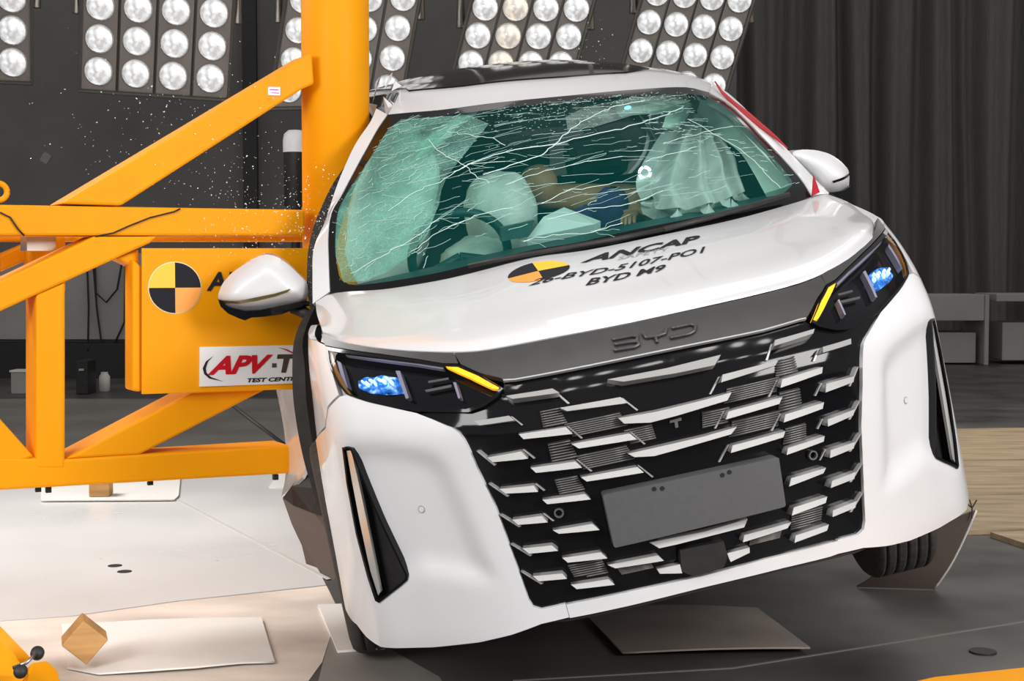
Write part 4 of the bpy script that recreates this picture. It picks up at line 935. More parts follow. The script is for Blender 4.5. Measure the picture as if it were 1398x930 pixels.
wheel('rear_wheel', (.84, 4.05, .30), 0)

# ---- cabin
def car_y(pts): return pts
dash = MB()
DB = [(p[0], p[1] + .03, p[2] - .015) for p in SH_BASE]
DT = [(-0.7728, 1.5, 1.0941), (-0.5876, 1.46, 1.1017), (-0.4302, 1.42, 1.1093), (-0.219, 1.4, 1.1149), (-0.0048, 1.4, 1.1163), (0.2385, 1.4, 1.1175), (0.489, 1.42, 1.1145), (0.751, 1.46, 1.115), (0.9194, 1.5, 1.1134)]
patch('dashboard', RW, coons(DB, DT, [DB[0], DT[0]], [DB[-1], DT[-1]]), M_dash, car, .05, 0, .25)
SWc = Vector([(-0.3455, 1.5, 1.1185)][0])
sw = MB(); axq = Vector((0, 1, .45)).normalized()
e1 = Vector((1, 0, 0)); e2 = axq.cross(e1).normalized() * -1
sw.tube([SWc + (e1 * math.cos(2 * math.pi * k / 36) + e2 * math.sin(2 * math.pi * k / 36)) * .175 for k in range(37)], .017, 8, False)
for a in (R(200), R(340), R(270)): sw.tube([SWc, SWc + (e1 * math.cos(a) + e2 * math.sin(a)) * .17], .016, 6)
sw.build('steering_wheel', M_dash, car, True)
# airbags
blob('driver_airbag', [(-0.148, 1.68, 1.2278)][0], (XA, YA, ZA), (.135, .16, .155), M_bag, car, .85, .045, 3)
blob('side_airbag', [(-0.2257, 1.62, 1.1)][0], ((1, .1, .1), YA, ZA), (.19, .10, .08), M_bag, car, .8, .05, 5)
blob('curtain_airbag', [(-0.5488, 1.8, 1.2955)][0], ((.93, .2, -.3), (.0, 1, 0), (.36, 0, .93)), (.165, .07, .33), M_bag, car, .75, .06, 8)
blob('curtain_airbag', [(-0.2796, 1.8, 1.5686)][0], ((1, 0, .42), YA, (-.42, 0, 1)), (.16, .05, .020), M_bagg, car, .9, .04, 9)
blob('curtain_airbag', [(-0.3521, 1.8, 1.516)][0], ((1, 0, .50), YA, (-.5, 0, 1)), (.13, .05, .018), M_bagg, car, .9, .04, 10)
# passenger bag: deep vertical folds
PB_L = [(0.3851, 1.55, 1.1856), (0.4262, 1.7, 1.244), (0.553, 1.9, 1.3327), (0.6818, 2.05, 1.4128), (0.7538, 2.1, 1.4301)]
PB_R = [(0.7434, 1.55, 1.1364), (0.7719, 1.66, 1.2043), (0.8042, 1.78, 1.2629), (0.7822, 1.95, 1.3618), (0.7726, 2.1, 1.3966)]
pb = coons(PB_L, PB_R, [PB_L[0]] + [(0.4045, 1.5, 1.145), (0.4757, 1.46, 1.1347), (0.6015, 1.46, 1.1393)] + [PB_R[0]], [PB_L[-1], PB_R[-1]])
def pbag(u, v):
    p = Vector(pb(u, v)); w = .042 * math.cos(2 * math.pi * (v * 4.3 + .25 * math.sin(3 * u))) * (1 - .6 * u); k = math.sin(math.pi * max(0, min(1, v)))
    return tuple(p + Vector((0, -.12 * k - w * 1.2, w * .2)))
patch('passenger_airbag', RW, pbag, M_bag, car, .014, 0, .05, flip=True)
CB = [(0.7655, 2.0, 1.4952), (0.8051, 1.96, 1.4744), (0.8186, 1.8, 1.3944), (0.8331, 1.62, 1.2953), (0.8519, 1.45, 1.1981), (0.8728, 1.36, 1.1412)]
CA = [(0.7437, 2.0, 1.4583), (0.7289, 1.96, 1.3868), (0.775, 1.84, 1.3322), (0.7966, 1.7, 1.2752), (0.7889, 1.55, 1.2017), (0.7793, 1.42, 1.1265)]
patch('curtain_airbag', RW, coons(CA, CB, [CA[0], CB[0]], [CA[-1], CB[-1]]), M_bagg, car, .03, 0, .03)
CA = [(0.413, 2.0, 1.5329), (0.5391, 2.0, 1.5323), (0.6579, 2.0, 1.5214), (0.7242, 2.0, 1.4855), (0.6808, 1.98, 1.4258), (0.6361, 1.98, 1.3964)]
CB = [(0.4345, 2.02, 1.5121), (0.5366, 2.02, 1.4926), (0.6255, 2.02, 1.4816), (0.6518, 2.02, 1.4589), (0.6064, 2.0, 1.4377), (0.5929, 2.0, 1.4139)]
patch('curtain_airbag', RW, coons(CA, CB, [CA[0], CB[0]], [CA[-1], CB[-1]]), M_bagg, car, .03, 0, .03)
# sun visor / camera housing, mirror, small boxes on the dash
c = [(-0.0329, 1.86, 1.6013), (0.2191, 1.84, 1.5807), (0.1701, 1.74, 1.4808), (0.0687, 1.72, 1.4723), (-0.0394, 1.74, 1.5101)]
obj('mirror_console', list(c) + [Vector(p) + Vector((0, .06, 0)) for p in c], [tuple(range(4, -1, -1)), tuple(range(5, 10))] + [(i, (i + 1) % 5, (i + 1) % 5 + 5, i + 5) for i in range(5)], M_inner, car, False)
c = [(-0.1997, 1.34, 1.2007), (-0.0782, 1.34, 1.2023), (-0.1144, 1.3, 1.1568), (-0.2113, 1.3, 1.1558)]
obj('display_screen', list(c) + [Vector(p) + Vector((0, .05, 0)) for p in c], [(3, 2, 1, 0), (4, 5, 6, 7)] + [(i, (i + 1) % 4, (i + 1) % 4 + 4, i + 4) for i in range(4)], M_dash, car, False)
c = [(-0.033, 1.42, 1.2032), (0.0593, 1.5, 1.2167), (0.1669, 1.42, 1.1471), (0.1328, 1.36, 1.1458), (-0.1181, 1.32, 1.1487)]
obj('white_instrument_panel', list(c) + [Vector(p) + Vector((0, .03, -.03)) for p in c], [tuple(range(4, -1, -1)), tuple(range(5, 10))] + [(i, (i + 1) % 5, (i + 1) % 5 + 5, i + 5) for i in range(5)], mat('white_instrument_case', (.75, .78, .76), .5), car, False)
# seats
for x in (-.40, .44):
    s_ = MB().box((x, 2.35, .52), (.5, .55, .16)).build('front_seat', M_seat, car, False, .05)
    MB().box((x, 2.66, .92), (.48, .16, .62)).build('seat_back', M_seat, s_, False, .06)
    MB().box((x, 2.68, 1.33), (.28, .12, .2)).build('headrest', M_seat, s_, False, .05)
MB().box((0, 3.4, .8), (1.3, .2, .9)).build('rear_seat', M_seat, car, False, .06)
# small round lamp with four bright segments, and blue cabin lamps
lc = Vector([(0.4214, 1.72, 1.27)][0])
for k in range(4):
    a0 = R(45 + 90 * k - 36); m_ = MB()
    m_.tube([lc + Vector((.021 * math.cos(a0 + R(72) * j / 8), -.015, .021 * math.sin(a0 + R(72) * j / 8))) for j in range(9)], .0055, 6)
    m_.build('ring_light_segment', mat('ring_light', (.8, .9, 1), .3, 0, 0, (.8, .93, 1), 5), car, True)
for q in ([(0.4032, 1.74, 1.2396)][0], [(0.4451, 1.9, 1.5202)][0]):
    blob('blue_cabin_lamp', q, (XA, YA, ZA), (.014, .01, .007), mat('cyan_light', (.1, .5, .6), .3, 0, 0, (.15, .75, 1), 4), car)

# ------------------------------------------------------------------ dummy occupant leaning across the cabin
def skin_body(name, joints, edges, m, parent=None, lev=2, **p):
    me = bpy.data.meshes.new(name); me.from_pydata([j[0] for j in joints], edges, [])
    o = bpy.data.objects.new(name, me); COL.objects.link(o); o.parent = parent
    sm = o.modifiers.new('flesh', 'SKIN'); sm.use_smooth_shade = True
    for i, j in enumerate(joints): me.skin_vertices[0].data[i].radius = (j[1], j[1] if len(j) < 3 else j[2])
    me.skin_vertices[0].data[0].use_root = True
    sb = o.modifiers.new('smooth', 'SUBSURF'); sb.levels = lev; sb.render_levels = lev
    me.materials.append(m)
    return o
dummy = thing('crash_test_dummy', 'tan crash test dummy in a purple shirt slumped behind the windscreen', 'dummy')
dummy.matrix_world = car.matrix_world.copy()
hd = Vector([(0.0547, 1.95, 1.294)][0]); sh1 = Vector([(0.2149, 2.05, 1.1628)][0]); sh2 = Vector([(0.3825, 2.0, 1.1753)][0]); hip = Vector([(0.4343, 2.3, 0.9231)][0])
chest = (sh1 + sh2) / 2 + Vector((0, .03, -.06)); neck = (hd + sh1) / 2 + Vector((.02, .03, .0))
bj = [(tuple(hip), .15, .12), (tuple((hip + chest) / 2), .15, .11), (tuple(chest), .16, .11), (tuple(neck), .055), (tuple(hd + Vector((0, .02, -.05))), .07), (tuple(hd), .088), (tuple(hd + Vector((0, .02, .085))), .06),
      (tuple(sh1), .065), (tuple(sh1 + Vector((-.10, -.12, -.16))), .05), (tuple(sh1 + Vector((-.02, -.34, -.20))), .04),
      (tuple(sh2), .065), (tuple(Vector([(0.4697, 1.9, 1.1545)][0])), .05), (tuple(Vector([(0.3581, 1.72, 1.1305)][0])), .04),
      (tuple(hip + Vector((-.10, -.35, .05))), .08), (tuple(hip + Vector((-.12, -.5, -.30))), .055), (tuple(hip + Vector((.10, -.35, .05))), .08), (tuple(hip + Vector((.12, -.5, -.30))), .055)]
be = [(0, 1), (1, 2), (2, 3), (3, 4), (4, 5), (5, 6), (2, 7), (7, 8), (8, 9), (2, 10), (10, 11), (11, 12), (0, 13), (13, 14), (0, 15), (15, 16)]
body = skin_body('body', bj, be, M_skin, dummy)
for w, dirs in ((9, Vector((.1, -1, -.2))), (12, Vector((-.5, -1, -.1)))):
    base = Vector(bj[w][0]); dirs = dirs.normalized(); side_ = dirs.cross(Vector((0, 0, 1))).normalized()
    fj = [(tuple(base), .034, .02), (tuple(base + dirs * .07), .036, .014)]; fe = [(0, 1)]
    for k, ln in enumerate((.062, .072, .067, .05)):
        o_ = base + dirs * .075 + side_ * (.0165 * (k - 1.5)); q = len(fj)
        fj += [(tuple(o_), .009), (tuple(o_ + dirs * ln * .55), .0085), (tuple(o_ + dirs * ln * .9 + Vector((0, 0, -.02))), .007)]; fe += [(1, q), (q, q + 1), (q + 1, q + 2)]
    q = len(fj); fj += [(tuple(base + side_ * -.035 + dirs * .03), .010), (tuple(base + side_ * -.055 + dirs * .065), .009)]; fe += [(0, q), (q, q + 1)]
    skin_body('hand', fj, fe, M_skin, dummy, 1)
tj = [(tuple(hip + Vector((0, 0, .02))), .165, .135), (tuple((hip + chest) / 2), .165, .125), (tuple(chest), .17, .125), (tuple(sh1), .08), (tuple(sh1 + Vector((-.05, -.06, -.08))), .062), (tuple(sh2), .08), (tuple(sh2 + Vector((.04, -.04, -.02))), .062)]
skin_body('shirt', tj, [(0, 1), (1, 2), (2, 3), (3, 4), (2, 5), (5, 6)], M_shirt, dummy)
# face: brow, nose, ears, marked eyes
for sx in (-1, 1):
    blob('ear', hd + Vector((.05 * sx, .07 * sx + .02, .0)), (XA, YA, ZA), (.012, .02, .03), M_skin, dummy)
    blob('eye', hd + Vector((-.066 + .02 * sx, -.045 + .026 * sx, .02)), (XA, YA, ZA), (.014, .008, .008), M_ink, dummy)
blob('nose', hd + Vector((-.075, -.05, -.01)), (XA, YA, ZA), (.013, .02, .022), M_skin, dummy)
blob('mouth', hd + Vector((-.06, -.04, -.045)), (XA, YA, ZA), (.024, .008, .005), M_redtape, dummy)

# ------------------------------------------------------------------ yellow rig with the pole
RA = math.atan2(.485, .875)
rig = thing('crash_pole_rig', 'yellow welded steel frame carrying the round impact pole beside the minivan', 'test rig', (-.665, 5.56, 0), RA)
rfn = lambda a, y, b: (a, y, b)
def beam(name, poly, y0=-.11, y1=.07, m=M_yellow, bev=.009):
    return MB().prism([tuple(p) for p in poly], y0, y1, rfn).build(name, m, rig, False, bev)
pole = MB().lathe([(.0001, .45), (.127, .45), (.127, 3.9), (.0001, 3.9)], Matrix.Identity(4), 64)
po = pole.build('impact_pole', M_yellow, rig, True)
beam('brace', [(-1.0459, 1.4884), (-0.1359, 2.0581), (-0.1282, 1.9444), (-0.1766, 1.9229), (-0.8393, 1.4864)], -.115)
beam('cross_beam', [(-1.9493, 1.4886), (-1.2377, 1.482), (-0.1658, 1.4854), (-0.1665, 1.3903), (-1.2394, 1.3792), (-1.9519, 1.3718)])
beam('brace', [(-1.9009, 0.9453), (-1.2419, 1.2313), (-0.9328, 1.3799), (-0.7161, 1.3821), (-0.742, 1.3589), (-1.2436, 1.1293), (-1.9035, 0.8312)], -.12, .05)
beam('post', [(-1.1273, 1.1842), (-1.0305, 1.2255), (-1.04, 0.59), (-1.1365, 0.5965)], -.112)
beam('cross_beam', [(-1.9675, 0.6932), (-1.2517, 0.6411), (-1.037, 0.6225), (-0.782, 0.6226), (-0.2264, 0.6221), (-0.2272, 0.518), (-1.2536, 0.5319), (-1.9711, 0.5337)])
beam('brace', [(-1.9482, 1.5335), (-1.8857, 1.6254), (-1.2495, 0.7721), (-1.1407, 0.6365), (-1.2523, 0.6043)], -.108, .05)
beam('brace', [(-1.037, 0.6225), (-0.5972, 0.8318), (-0.3203, 0.831), (-0.782, 0.6216)], -.106)
# rear frame glimpsed behind
beam('cross_beam', [(-1.9328, 1.4374), (-1.1422, 1.4337), (0.0899, 1.4393), (0.0895, 1.3796), (-1.1433, 1.3692), (-1.9345, 1.3625)], .45, .55)
beam('brace', [(-1.1527, 1.3204), (-0.9959, 1.3913), (-0.8762, 1.3925), (-0.9968, 1.3291), (-1.1537, 1.2563)], .40, .5)
beam('post', [(-1.0648, 1.3887), (-0.9378, 1.39), (-0.9409, 1.1812), (-1.068, 1.1823)], .3, .42)
beam('post', [(-1.8815, 1.6979), (-1.7883, 1.702), (-1.8143, 0.4938), (-1.9082, 0.5014)], -.1, .08)
for dy in (-.02, .5): MB().box((-2.05, dy, .75), (.16, .16, 1.5)).build('frame_leg', M_yellow, rig, False, .006)
MB().box((-2.05, .24, .02), (.6, 1.1, .04)).build('base_plate', M_yellow, rig, False, .006)
MB().box((-2.05, .24, 1.45), (.16, .6, .14)).build('cross_beam', M_yellow, rig, False, .006)
beam('gusset', [(-0.8542, 1.3052), (-0.7756, 1.3383), (-0.7765, 1.2674)], -.10, .02)
beam('panel_flange', [(-0.8064, 1.3053), (-0.7738, 1.2775), (-0.7793, 0.8427), (-0.8123, 0.8466)], -.13, -.02)
panel = beam('rig_panel', [(-0.7784, 1.3405), (-0.0881, 1.3448), (-0.0915, 0.8355), (-0.2397, 0.832), (-0.7848, 0.8362)], -.15, -.138, M_yellow, .002)
def rigface(a, b): return (a, -.152, b)
ctr = [(-0.6655, 1.2037), (-0.5742, 1.203), (-0.6645, 1.2928)]
rad = [(-0.6665, 1.1157)][0]; rz_ = ctr[0][1] - rad[1]
rx_ = ctr[1][0] - ctr[0][0]
def rigmark(c, ra, rb, mats, lift):
    ring = [(c[0] + ra * 1.035 * math.cos(2 * math.pi * k / 40), c[1] + rb * 1.035 * math.sin(2 * math.pi * k / 40)) for k in range(40)]
    MB().prism(ring, -.1515, -.150, rfn).build('target_marker', mat('pale_marker_edge', (.8, .72, .5), .5), panel)
    for k in range(4):
        pts = [(c[0], c[1])] + [(c[0] + ra * math.cos(math.pi / 2 * (k + j / 10)), c[1] + rb * math.sin(math.pi / 2 * (k + j / 10))) for j in range(11)]
        MB().prism(pts, -.1535, -.150, rfn).build('target_marker', mats[k], panel)
rigmark(ctr[0], rx_, rz_, [M_ink, M_yelmark, M_ink, M_orange], 0)
signq = [(-0.5828, 0.8553), (-0.0354, 0.8526), (-0.0345, 0.9911), (-0.5813, 0.9947)]
sign = MB().prism([tuple(p) for p in signq], -.158, -.150, rfn).build('sign_board', M_sign, panel)
def rdecal(body, q, m, parent, y=-.160, **k):
    v, f = text_shape(body, k.get('shear', 0), k.get('bold', 0), k.get('space', 1))
    def g(a, b):
        u = [(1 - b) * ((1 - a) * q[0][i] + a * q[1][i]) + b * ((1 - a) * q[3][i] + a * q[2][i]) for i in (0, 1)]
        return (u[0], y, u[1])
    return obj('printed_lettering', [g(*p) for p in v], f, m, parent, False)
rdecal('APV', [(-0.5562, 0.8947), (-0.3236, 0.8943), (-0.312, 0.9614), (-0.5449, 0.9616)], M_red, sign, shear=.28, bold=.045)
rdecal('T', [(-0.2904, 0.8945), (-0.226, 0.8936), (-0.2171, 0.9599), (-0.3009, 0.961)], mat('brown_print', (.06, .045, .03), .5), sign, shear=.25, bold=.05)
MB().prism([tuple(p) for p in [(-0.3165, 0.9139), (-0.2999, 0.9139), (-0.2998, 0.9292), (-0.3164, 0.9292)]], -.160, -.157, rfn).build('printed_dot', mat('brown_print', (.08, .07, .03), .5), sign)
rdecal('TEST CENTRE', [(-0.4116, 0.8633), (-0.2094, 0.8636), (-0.2064, 0.8782), (-0.4088, 0.8789)], M_ink, sign, bold=.04, shear=.15)
rdecal('ANCAP', [(-0.5538, 1.1913), (-0.2327, 1.1888), (-0.2209, 1.2591), (-0.5399, 1.2595)], M_ink, panel, y=-.1535, bold=.03)
sw_ = MB().prism([tuple(p) for p in [(-0.537, 0.9601), (-0.561, 0.9427), (-0.5718, 0.9198), (-0.5667, 0.899), (-0.5484, 0.8828), (-0.4979, 0.8705), (-0.543, 0.8878), (-0.5588, 0.9038), (-0.5612, 0.9194), (-0.5531, 0.9425)]], -.160, -.157, rfn)
sw_.build('printed_swoosh', M_ink, sign)
MB().prism([tuple(p) for p in [(-0.2924, 0.9859), (-0.259, 0.9784), (-0.2367, 0.9672), (-0.2256, 0.9562), (-0.2451, 0.9661), (-0.2702, 0.9774)]], -.160, -.157, rfn).build('printed_swoosh', M_red, sign)
st = MB().prism([tuple(p) for p in [(-0.308, 1.9235), (-0.2623, 1.9249), (-0.2626, 1.8947), (-0.3083, 1.8934)]], -.119, -.114, rfn).build('sticker', M_sign, rig)
for q in ([(-0.3023, 1.9157), (-0.2704, 1.9163), (-0.2705, 1.9123), (-0.3023, 1.9118)], [(-0.2955, 1.9043), (-0.2678, 1.9046), (-0.2678, 1.902), (-0.2955, 1.9017)]):
    MB().prism([tuple(p) for p in q], -.1205, -.118, rfn).build('printed_line', mat('violet_print', (.5, .1, .4), .5), st)
er = Vector(([(-1.2336, 1.527)][0][0], -.06, [(-1.2336, 1.527)][0][1]))
MB().tube([er + Vector((.028 * math.cos(2 * math.pi * k / 24), 0, .028 * math.sin(2 * math.pi * k / 24))) for k in range(25)], .010, 8, False).build('lifting_eye', M_yellow, rig, True)
MB().tube([(a, -.117, b) for a, b in [(-0.9295, 1.3798), (-0.8673, 1.3929), (-0.8168, 1.4162), (-0.7402, 1.4476), (-0.6549, 1.4695), (-0.634, 1.4801)]], .003, 5).build('cable', M_cable, rig, True)
MB().tube([(a, -.117, b) for a, b in [(-1.2393, 1.4563), (-1.207, 1.44), (-1.1842, 1.4039), (-1.1634, 1.3798)]], .003, 5).build('cable', M_cable, rig, True)
MB().box(([(-1.0565, 1.3756)][0][0], .2, [(-1.0567, 1.363)][0][1]), (.10, .12, .06)).build('junction_box', M_steel, rig)
# small bolt heads under the lower beam
for q in [(-1.1187, 0.5226), (-1.0847, 0.5176), (-0.7336, 0.5179), (-0.2679, 0.5039)]:
    MB().box((q[0], -.05, q[1] - .004), (.018, .018, .02)).build('bolt_head', M_blackm, rig)

# ------------------------------------------------------------------ lamp banks hanging behind
M_strip_l = vary(mat('grey_brown_lamp_strip', (.20, .18, .165), .5, .2), 5, .1)
M_bezel = mat('lamp_bezel', (.62, .60, .58), .3, .6)
def lampmat(name, col, power):
    m = mat(name, (.7, .7, .7), .15, 0, .5, col, power)
    nt = m.node_tree; N = nt.nodes; L = nt.links; b = N['Principled BSDF']
    tc = N.new('ShaderNodeTexCoord'); no = N.new('ShaderNodeTexNoise'); no.inputs['Scale'].default_value = 19; no.inputs['Detail'].default_value = 4
    mr = N.new('ShaderNodeMapRange'); mr.inputs['From Min'].default_value = .36; mr.inputs['From Max'].default_value = .60
    mr.inputs['To Min'].default_value = power * .22; mr.inputs['To Max'].default_value = power  # noise dims the emission, painting grey reflections and shading into the lens
    L.new(tc.outputs['Object'], no.inputs['Vector']); L.new(no.outputs['Fac'], mr.inputs['Value']); L.new(mr.outputs['Result'], b.inputs['Emission Strength'])
    return m
M_lamp = lampmat('white_lamp', (.93, .97, 1.0), .72)
M_lampw = lampmat('warm_lamp', (1.0, .83, .62), .7)
M_frame = mat('dark_lamp_frame', (.10, .095, .085), .5, .5)
dome_cache = {}
def bank(label, o, du, dv, cols, rows, D, rad, skip=(), warm=(), bottom=1.0):
    """o: world point of lamp (0,0); du,dv world steps"""
    t = thing('lamp_bank', label, 'lamp bank', tuple(o), 0, 'hanging lamp banks behind the car')
    du = Vector(du); dv = Vector(dv); n = du.cross(dv).normalized()
    if n.y > 0: n = -n
    lo, hi = rows
    for c in range(cols[0], cols[1] + 1):
        ctr = du * c + dv * ((lo + hi) / 2); half_h = dv * ((hi - lo) / 2 + .62); hw = du * .455
        s_ = MB()
        v = [ctr + sx * hw + sy_ * half_h + n * q for q in (0, -.06) for sx, sy_ in ((-1, -1), (1, -1), (1, 1), (-1, 1))]
        s_.add(v, [(0, 1, 2, 3), (7, 6, 5, 4), (0, 4, 5, 1), (1, 5, 6, 2), (2, 6, 7, 3), (3, 7, 4, 0)])
        strip_ = s_.build('lamp_strip', M_strip_l, t)
        for r_ in range(lo, hi + 1):
            if (c, r_) in skip: continue
            p = du * c + dv * r_
            key = (round(rad, 4), tuple(round(x, 3) for x in n), (c, r_) in warm)
            if key not in dome_cache:
                mt = n.to_track_quat('Z', 'Y').to_matrix().to_4x4()
                me = MB(); me.lathe([(rad, .0), (rad, .016), (rad * .92, .02), (rad * .92, .012)], mt, 20); me.cur = 1
                me.lathe([(rad * .92, .014), (rad * .8, .03), (rad * .55, .046), (rad * .28, .054), (.0005, .057)], mt, 20)
                oo = me.build('lamp', [M_bezel, M_lampw if key[2] else M_lamp], None, True)
                dome_cache[key] = oo.data; bpy.data.objects.remove(oo)
            l = bpy.data.objects.new('lamp', dome_cache[key]); COL.objects.link(l); l.parent = strip_; l.location = p
    # outer frame bars
    f = MB()
    a0 = du * (cols[0] - .52) + dv * (lo - .64); a1 = du * (cols[1] + .52) + dv * (lo - .64); b0 = du * (cols[0] - .52) + dv * (hi + .64); b1 = du * (cols[1] + .52) + dv * (hi + .64)
    for p, q in ((a0, a1), (a0, b0), (a1, b1), (b0, b1)): f.tube([p + n * .01, q + n * .01], .014, 6)
    f.build('bank_frame', M_frame, t)
    for p in (a0 + (b0 - a0) * .55 - du * .12, a1 + (b1 - a1) * .55 + du * .12):
        MB().tube([p, p + Vector((0, .05, .5)), p + Vector((0, .1, 2.2))], [.03, .018, .018], 8).build('hanging_bracket', M_steel, t, True)
    return t
def wstep(o, a, tilt): return a
def bk(label, p0, pu, pv, cols, rows, radpx, D=10.0, tilt=.28, **k):
    o = Vector(p0); u = Vector(pu) - o; v = Vector(pv) - o
    v = v + Vector((0, -tilt * v.length, 0))
    bank(label, o, u, v, cols, rows, D, radpx * D / 2000.0 * .93, **k)
bk('lamp bank with round white lamps at the far left edge above the rig', *[(-3.3772, 10.0, 2.6618), (-3.1244, 10.0, 2.652), (-3.3564, 10.0, 2.8682)], (-2, 0), (0, 3), 21.5)
bk('widest lamp bank, four columns of round lamps left of the pole', *[(-2.7978, 10.0, 2.6028), (-2.545, 10.0, 2.5866), (-2.7716, 10.0, 2.8117)], (0, 3), (0, 3), 21)
bk('lamp bank partly hidden behind the yellow pole', *[(-1.4777, 10.0, 2.6766), (-1.2545, 10.0, 2.6815), (-1.4367, 10.0, 2.8682)], (0, 3), (-1, 3), 19)
bk('lamp bank above the car roof with three amber-tinted lamps', *[(-0.2777, 10.0, 2.6569), (-0.0744, 10.0, 2.6545), (-0.2279, 10.0, 2.8338)], (0, 3), (-1, 3), 19, warm=((1, 0), (1, 1), (1, -1), (1, 2)))
bk('rightmost lamp bank beside the dark curtain', *[(0.8725, 10.0, 2.7405), (1.056, 10.0, 2.7258), (0.9212, 10.0, 2.9222)], (0, 3), (-1, 3), 18)
MB().box((-3.0, 16.9, 2.6), (.16, .1, 4.2)).build('trim_6', M_blackm, None, kind='structure')

# ------------------------------------------------------------------ things on the floor
def board(name, pts, th, label, cat, m, lift=0.0, wav=0.0):
    pts = [tuple(p) for p in pts]; cx = sum(p[0] for p in pts) / len(pts); cy = sum(p[1] for p in pts) / len(pts)
    f2 = lambda a, b: (a, b, lift + th + wav * (.5 + .5 * math.sin((a - cx) * 6 + 1)))
    o = patch(name, pts, f2, m, None, .06, 0, th)
    return tag(o, label, cat)
board('foam_board', [(-1.599, 5.1427), (-1.3107, 5.1962), (-0.9021, 5.218), (-0.8254, 4.9), (-0.7603, 4.6354), (-0.8628, 4.6182), (-1.0019, 4.5589), (-1.1437, 4.5257), (-1.2857, 4.5012), (-1.4063, 4.5757)], .006, 'white foam board with a wavy edge lying in front of the wood block', 'board', M_board, .004, .008)
board('foam_board', [(-2.7496, 8.4859), (-2.4865, 8.8434), (-2.0389, 8.9693), (-1.844, 8.0516), (-1.8334, 7.9), (-2.5492, 7.8752)], .006, 'white foam board under the yellow frame with a block on it', 'board', M_board, .01)
board('foam_board', [(-0.7291, 5.4456), (-0.6093, 5.4575), (-0.4811, 5.318), (-0.4247, 4.8241), (-0.5754, 4.7778)], .008, 'pale board lying under the front wheel near the rig', 'board', M_board, .003)
board('foam_board', [(-1.4034, 8.401), (-1.439, 8.9693), (-1.3416, 9.2321), (-1.2092, 8.3731)], .006, 'small pale board behind the torn wheel liner', 'board', M_board, .003)
board('steel_sheet', [(0.2734, 5.2509), (0.4373, 5.3753), (0.6397, 5.3637), (0.9022, 5.3294), (0.984, 4.7778), (0.7236, 4.7505), (0.361, 4.7234)], .006, 'thin grey sheet lying on the dark floor under the car nose', 'sheet', vary(mat('brown_grey_sheet', (.30, .25, .22), .5), 4, .15), .012, .01)
def wood_block(label, c, ang, d, tilt=0.0):
    mt = Matrix.Translation(c) @ Matrix.Rotation(R(ang), 4, 'Z') @ Matrix.Rotation(R(tilt), 4, 'Y')
    return tag(MB().box((0, 0, 0), d, mt).build('wood_block', M_wood, None, False, .004), label, 'block')
b1 = [(-1.3551, 4.5589)][0]; wood_block('orange wood block standing on its corner on the foam board', (b1[0], b1[1] + .03, .10), 18, (.10, .12, .10), 42)
b2 = [(-2.2682, 7.9751)][0]; wood_block('brown wood block on the board under the yellow frame', (b2[0], b2[1] + .06, .068), 4, (.11, .11, .10))
# slip sheet curling up by the raised wheel
q0 = [(1.3728, 5.7727), (1.6674, 5.733)]; q1 = [(1.5131, 5.55, 0.261), (1.7718, 5.55, 0.3483)]
A = [(*q0[0], .004), (*q0[1], .004)]
def sheet_fn(u, v):
    a = Vector(A[0]) * (1 - u) + Vector(A[1]) * u; b = Vector(q1[0]) * (1 - u) + Vector(q1[1]) * u
    p = a * (1 - v) + b * v
    return p + Vector((0, 0, -.03 * math.sin(math.pi * v)))
o = patch('slip_sheet', RW, lambda u, v: tuple(sheet_fn(u, v)), M_cardg, None, .08, 0, .006)
tag(o, 'grey brown thin sheet leaning up behind the raised front wheel', 'sheet')
MB().tube([sheet_fn(1, k / 10) for k in range(11)], .0045, 6).build('pale_edge', M_board, o, True)
tw = MB()
tc_ = Vector([(1.7518, 5.54, 0.3584)][0])
for d_ in ((-.012, 0, .04), (.022, 0, .04), (.0, 0, -.05), (-.02, .01, .02)): tw.tube([tc_, tc_ + Vector(d_) * .8], .003, 4)
tag(tw.build('cable_tie', M_cable, None), 'small black cable tie poking out beside the bumper corner', 'cable tie')
# plywood sheets
for i, (q, lab) in enumerate((([(2.5589, 11.2978), (5.0189, 11.6091), (4.3734, 9.6562), (2.2998, 9.5106)], 'tan plywood sheet farthest back on the right floor'), ([(2.2827, 9.4394), (4.3241, 9.5466), (3.8876, 8.2092), (2.0176, 8.0004)], 'tan plywood sheet in the middle of the right floor'), ([(2.0049, 7.9499), (3.8502, 8.1297), (3.5737, 7.1576), (2.166, 6.9208)], 'tan plywood sheet nearest the raised wheel'), ([(2.2591, 6.864), (3.5437, 7.0969), (3.2813, 6.2482), (2.3625, 6.408)], 'pale plywood sheet edge at the dark floor'))):
    tag(poly_slab('plywood_sheet', q, .001, .014 + .004 * i, M_ply), lab, 'plywood', 'plywood sheets on the right floor')
# floor holes: a flat black disc paints the dark inside each
for q, lab in (((155,774), 'small dark floor hole left of its twin on the white floor'), ((169,782), 'small dark floor hole nearer the car on the white floor'), ((1342,891), 'oval dark floor hole on the black concrete')):
    pass
for q, r_, lab in (([(-1.6917, 6.1865)][0], .030, 'black disc standing for a floor hole, the left of two on the white floor'), ([(-1.6195, 6.0666)][0], .030, 'black disc standing for a floor hole, the right of two on the white floor'), ([(1.5605, 4.7962)][0], .044, 'oval black disc standing for a hole in the black concrete floor')):
    ring = [(q[0] + r_ * math.cos(2 * math.pi * k / 24), q[1] + r_ * math.sin(2 * math.pi * k / 24)) for k in range(24)]
    tag(poly_slab('hole_disc', ring, 0, .006, M_blackm), lab, 'hole disc')
